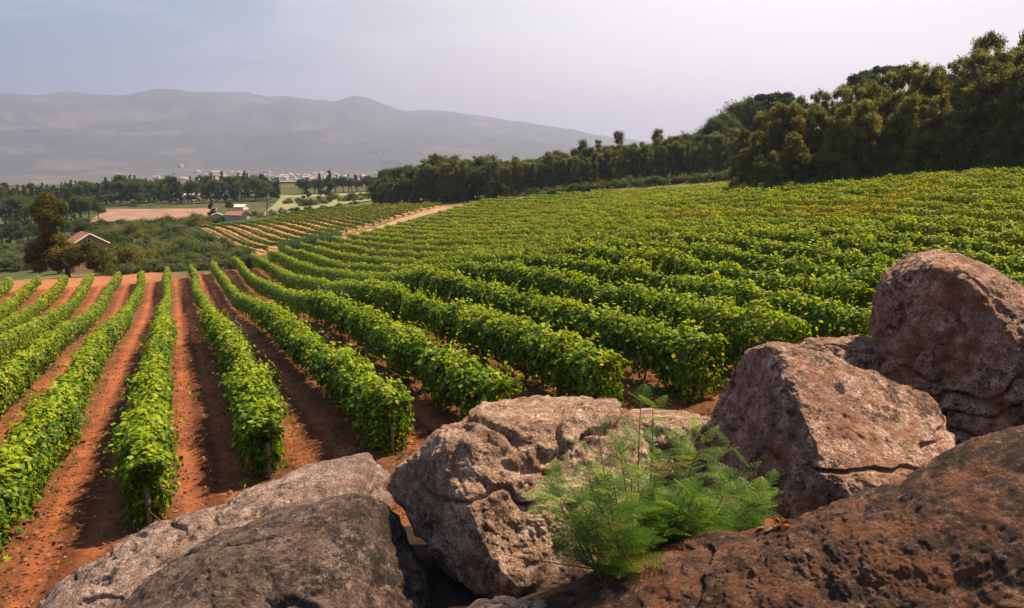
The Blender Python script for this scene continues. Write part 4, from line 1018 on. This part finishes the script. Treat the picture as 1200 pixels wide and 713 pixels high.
# ---------------------------------------------------------------- foreground plants
M_FERN = leaf_material('fern_leaflets', trans=.35, rough=.5, tint=(1.1, 1.4, .4))
def fern_bush():
    r = np.random.default_rng(21); LV, LF, LC = [], [], []; nv = 0; st = MB()
    Y = 4.75; base = at(752, 664, 4.5)
    def frond(p, d, L, side, colr):
        nonlocal nv
        # arching rachis with pinnae, every pinna with pairs of leaflets
        d = d / np.linalg.norm(d); npin = max(6, int(L / .027)); ts = np.linspace(.12, 1, npin)
        up = np.array([0, 0, 1.]); w_ = np.cross(d, up); w_ /= np.linalg.norm(w_) + 1e-9; nrm = np.cross(w_, d)
        w_ = w_ * math.cos(side) + nrm * math.sin(side); nrm = np.cross(w_, d)
        sag = .30 * L
        def pos(t): return p + d * (L * t) - up * (sag * t * t)
        st.tube([pos(t) for t in (0, .33, .66, 1)], [.0022, .0018, .0013, .0006], 4, False)
        for t in ts:
            q = pos(t); dd = d - up * (2 * sag * t / L); dd /= np.linalg.norm(dd)
            pl = L * .36 * math.sin(math.pi * min(1, .22 + .78 * t) ** 1.0) ** .8 * (.55 + .45 * (1 - t)) + .008
            for s in (-1, 1):
                a = R(58 - 18 * t); pd = dd * math.cos(a) + w_ * s * math.sin(a); pd /= np.linalg.norm(pd)
                nl = max(4, int(pl / .0048)); k = (np.arange(nl) + .5) / nl
                pw = np.cross(nrm, pd)
                Q = q + pd * (pl * k)[:, None] - up * (pl * .18 * k ** 2)[:, None]
                ll = .0085 * np.sin(np.pi * np.clip(.15 + .8 * k, 0, 1)) ** .5 * (.8 + L)
                for s2 in (-1, 1):
                    tipv = Q + pw * s2 * ll[:, None] + pd * (ll * .35)[:, None] + nrm * (r.normal(size=nl) * .0012)[:, None]
                    m1 = Q + pd * .0016; m0 = Q - pd * .0016
                    V = np.stack([m0, (m0 + tipv) / 2 - pd * .0012, tipv, (m1 + tipv) / 2 + pd * .0012], 1).reshape(-1, 3)
                    LV.append(V); LF.append((np.arange(nl)[:, None] * 4 + np.array([0, 1, 2, 3])) + nv); nv += len(V)
                    LC.append(np.repeat(colr * (.85 + .3 * r.random((nl, 1))), 4, 0))
    # stems: (top px, top py, depth, leaf amount)
    tops = [(748, 440, 4.9, 9), (765, 470, 4.8, 9), (700, 500, 4.7, 9), (725, 520, 4.6, 10), (660, 560, 4.6, 9), (640, 575, 4.5, 8), (690, 560, 4.45, 10), (720, 570, 4.4, 10), (740, 560, 4.45, 10), (770, 545, 4.5, 10), (800, 520, 4.8, 9),
            (830, 510, 4.9, 9), (800, 570, 4.5, 10), (850, 560, 4.7, 9), (880, 545, 4.9, 9), (905, 570, 4.9, 8), (890, 590, 4.7, 8), (840, 600, 4.5, 9), (680, 610, 4.35, 9), (720, 620, 4.3, 9), (760, 600, 4.3, 10), (780, 620, 4.3, 9), (815, 500, 5.0, 8), (700, 590, 4.3, 9), (740, 640, 4.25, 8), (660, 600, 4.4, 8), (862, 520, 5.0, 7)]
    for _ in range(26):
        px = r.uniform(640, 905); tops.append((px, r.uniform(565, 640) - .12 * abs(px - 770) + 12, 4.32 + .0016 * max(0, px - 740) + r.uniform(-.08, .1), 9))
    tops[0] = (752, 462, 4.85, 9)
    greens = [np.array(c) * 1.25 for c in ((.06, .12, .010), (.075, .145, .012), (.09, .175, .012), (.15, .24, .016), (.055, .11, .010), (.20, .26, .018))]
    for (px, py, Yt, nf) in tops:
        if px < 735 and py > 480: Yt -= .26
        if py > 540: Yt -= .1
        b = base + np.array([(px - 752) * .0022 + r.uniform(-.05, .05), (Yt - 4.6) * .6, 0]) ; b[2] = base[2] + r.uniform(-.1, .05)
        T = at(px, py, Yt); mid = (b + T) / 2 + np.array([r.uniform(-.06, .06), 0, .10])
        ks = np.linspace(0, 1, 8); S = ((1 - ks) ** 2)[:, None] * b + (2 * ks * (1 - ks))[:, None] * mid + (ks ** 2)[:, None] * T
        st.tube(S, np.linspace(.007, .0025, 8), 5)
        tang = T - mid
        for j in range(int(nf * 1.5)):
            t = .30 + .70 * min(1, (j + r.random() * .6) / (nf * 1.5)); i = min(6, int(t * 7)); f = t * 7 - i; q = S[i] * (1 - f) + S[i + 1] * f if i < 7 else S[-1]
            a = j * 2.4 + r.uniform(-.5, .5); d = np.array([math.cos(a), math.sin(a) * .75 - .15, .18 + .5 * t]) + tang / (np.linalg.norm(tang) + 1e-9) * (.6 if j > nf * 1.5 - 3 else .15)
            frond(q, d, r.uniform(.18, .36) * (1.05 - .35 * t), r.uniform(-.4, .4), greens[r.integers(0, 6)] if r.random() > .03 else np.array([.30, .16, .05]))
    root = empty('fern_bush', base, 0, 1, label='bright green feathery fern-leaved bush growing between the boulders', category='bush')
    lv = link('leaves', mesh_from('leaves', np.concatenate(LV), np.concatenate(LF), np.concatenate(LC)), M_FERN, root); lv.location = -base
    sm = st.mesh('stems', True); so = link('stems', sm, plain('green_stem', (.13, .12, .04), nscale=20), root); so.location = -base
fern_bush()

# dry grass stems on the long boulder, thin twig by the fern bush
def stalk(name, pts, r0, label, cat, head=None, group=None):
    mb = MB(); P = np.array(pts)
    t = np.linspace(0, 1, 12); k = np.linspace(0, 1, len(P)); S = np.stack([np.interp(t, k, P[:, i]) for i in range(3)], -1)
    S[1:-1] = (S[:-2] + S[1:-1] * 2 + S[2:]) / 4
    mb.tube(S, np.linspace(r0, r0 * .5, 12), 5)
    kw = dict(label=label, category=cat)
    if group: kw['group'] = group
    return link(name, mb.mesh(name, True), M_TWIG if name != 'twig' else plain('red_twig', (.22, .07, .035), nscale=40), **kw)
def onrock(px, py):
    l, n_, o = ray_hit(px, py); return np.array(l)
for i, (a, m1, b, lb) in enumerate((((262, 628), (238, 590), (188, 572), 'longest dry grass stem arching off the sloping boulder'), ((207, 652), (200, 620), (176, 600), 'dry bent grass stem leaning over the low end of the boulder'),
                               ((210, 648), (210, 625), (208, 605), 'short upright dry grass stem on the sloping boulder'), ((254, 622), (258, 605), (262, 592), 'short dry stem beside the pale lichen spot'),
                               ((250, 622), (262, 612), (274, 604), 'tiny slanting dry stem beside the pale lichen spot'), ((205, 655), (196, 640), (190, 612), 'crooked dry stem rising from the seam between two boulders'))):
    p = onrock(*a); Y = p[1]
    stalk('dry_stem', [p, at(m1[0], m1[1], Y - .05), at(b[0], b[1], Y - .1)], .0035 if i < 2 else .0025, lb, 'grass stem')
p = onrock(704, 668)
stalk('twig', [p, at(660, 662, p[1] - .05), at(620, 655, p[1] - .05), at(582, 648, p[1] + .05)], .005, 'thin reddish twig lying across the gap below the fern-leaved bush', 'twig')

# dead leaves and sticks under the bush
def debris():
    r = np.random.default_rng(3); P = []; 
    for i in range(260):
        px, py = r.uniform(800, 925), r.uniform(585, 622)
        l, n_, o = ray_hit(px, py)
        if l is None: continue
        P.append(np.array(l) + [0, 0, .012])
    P = np.array(P); n = len(P)
    V, Fo, m = place_leaves(P, np.c_[r.normal(size=(n, 2)) * .6, np.ones(n)], .03 + .03 * r.random(n), LEAF_MID, r, 0)
    pal = np.array([(.40, .12, .04), (.16, .06, .03), (.30, .18, .10)])
    link('dead_leaves', mesh_from('dead_leaves', V, Fo, np.repeat(pal[r.integers(0, 3, n)], m, 0)), M_VINE, kind='stuff', label='orange dead leaves caught under the fern-leaved bush', category='leaves')
debris()

# ---------------------------------------------------------------- haze
def haze(density=1.0e-4):
    mb = MB(); mb.box((0, 4500, 330), (26500, 17600 + 8000, 1100)); me = mb.mesh('haze')
    m = bpy.data.materials.new('haze'); m.use_nodes = True; nt = m.node_tree; nt.nodes.remove(nt.nodes['Principled BSDF'])
    v = nt.nodes.new('ShaderNodeVolumePrincipled'); v.inputs['Density'].default_value = density; v.inputs['Color'].default_value = (.63, .67, .96, 1); v.inputs['Anisotropy'].default_value = .35
    nt.links.new(v.outputs[0], nt.nodes['Material Output'].inputs['Volume'])
    link('haze', me, m, kind='stuff', label='thin bluish haze filling the valley air', category='haze')
haze(1.5e-4)
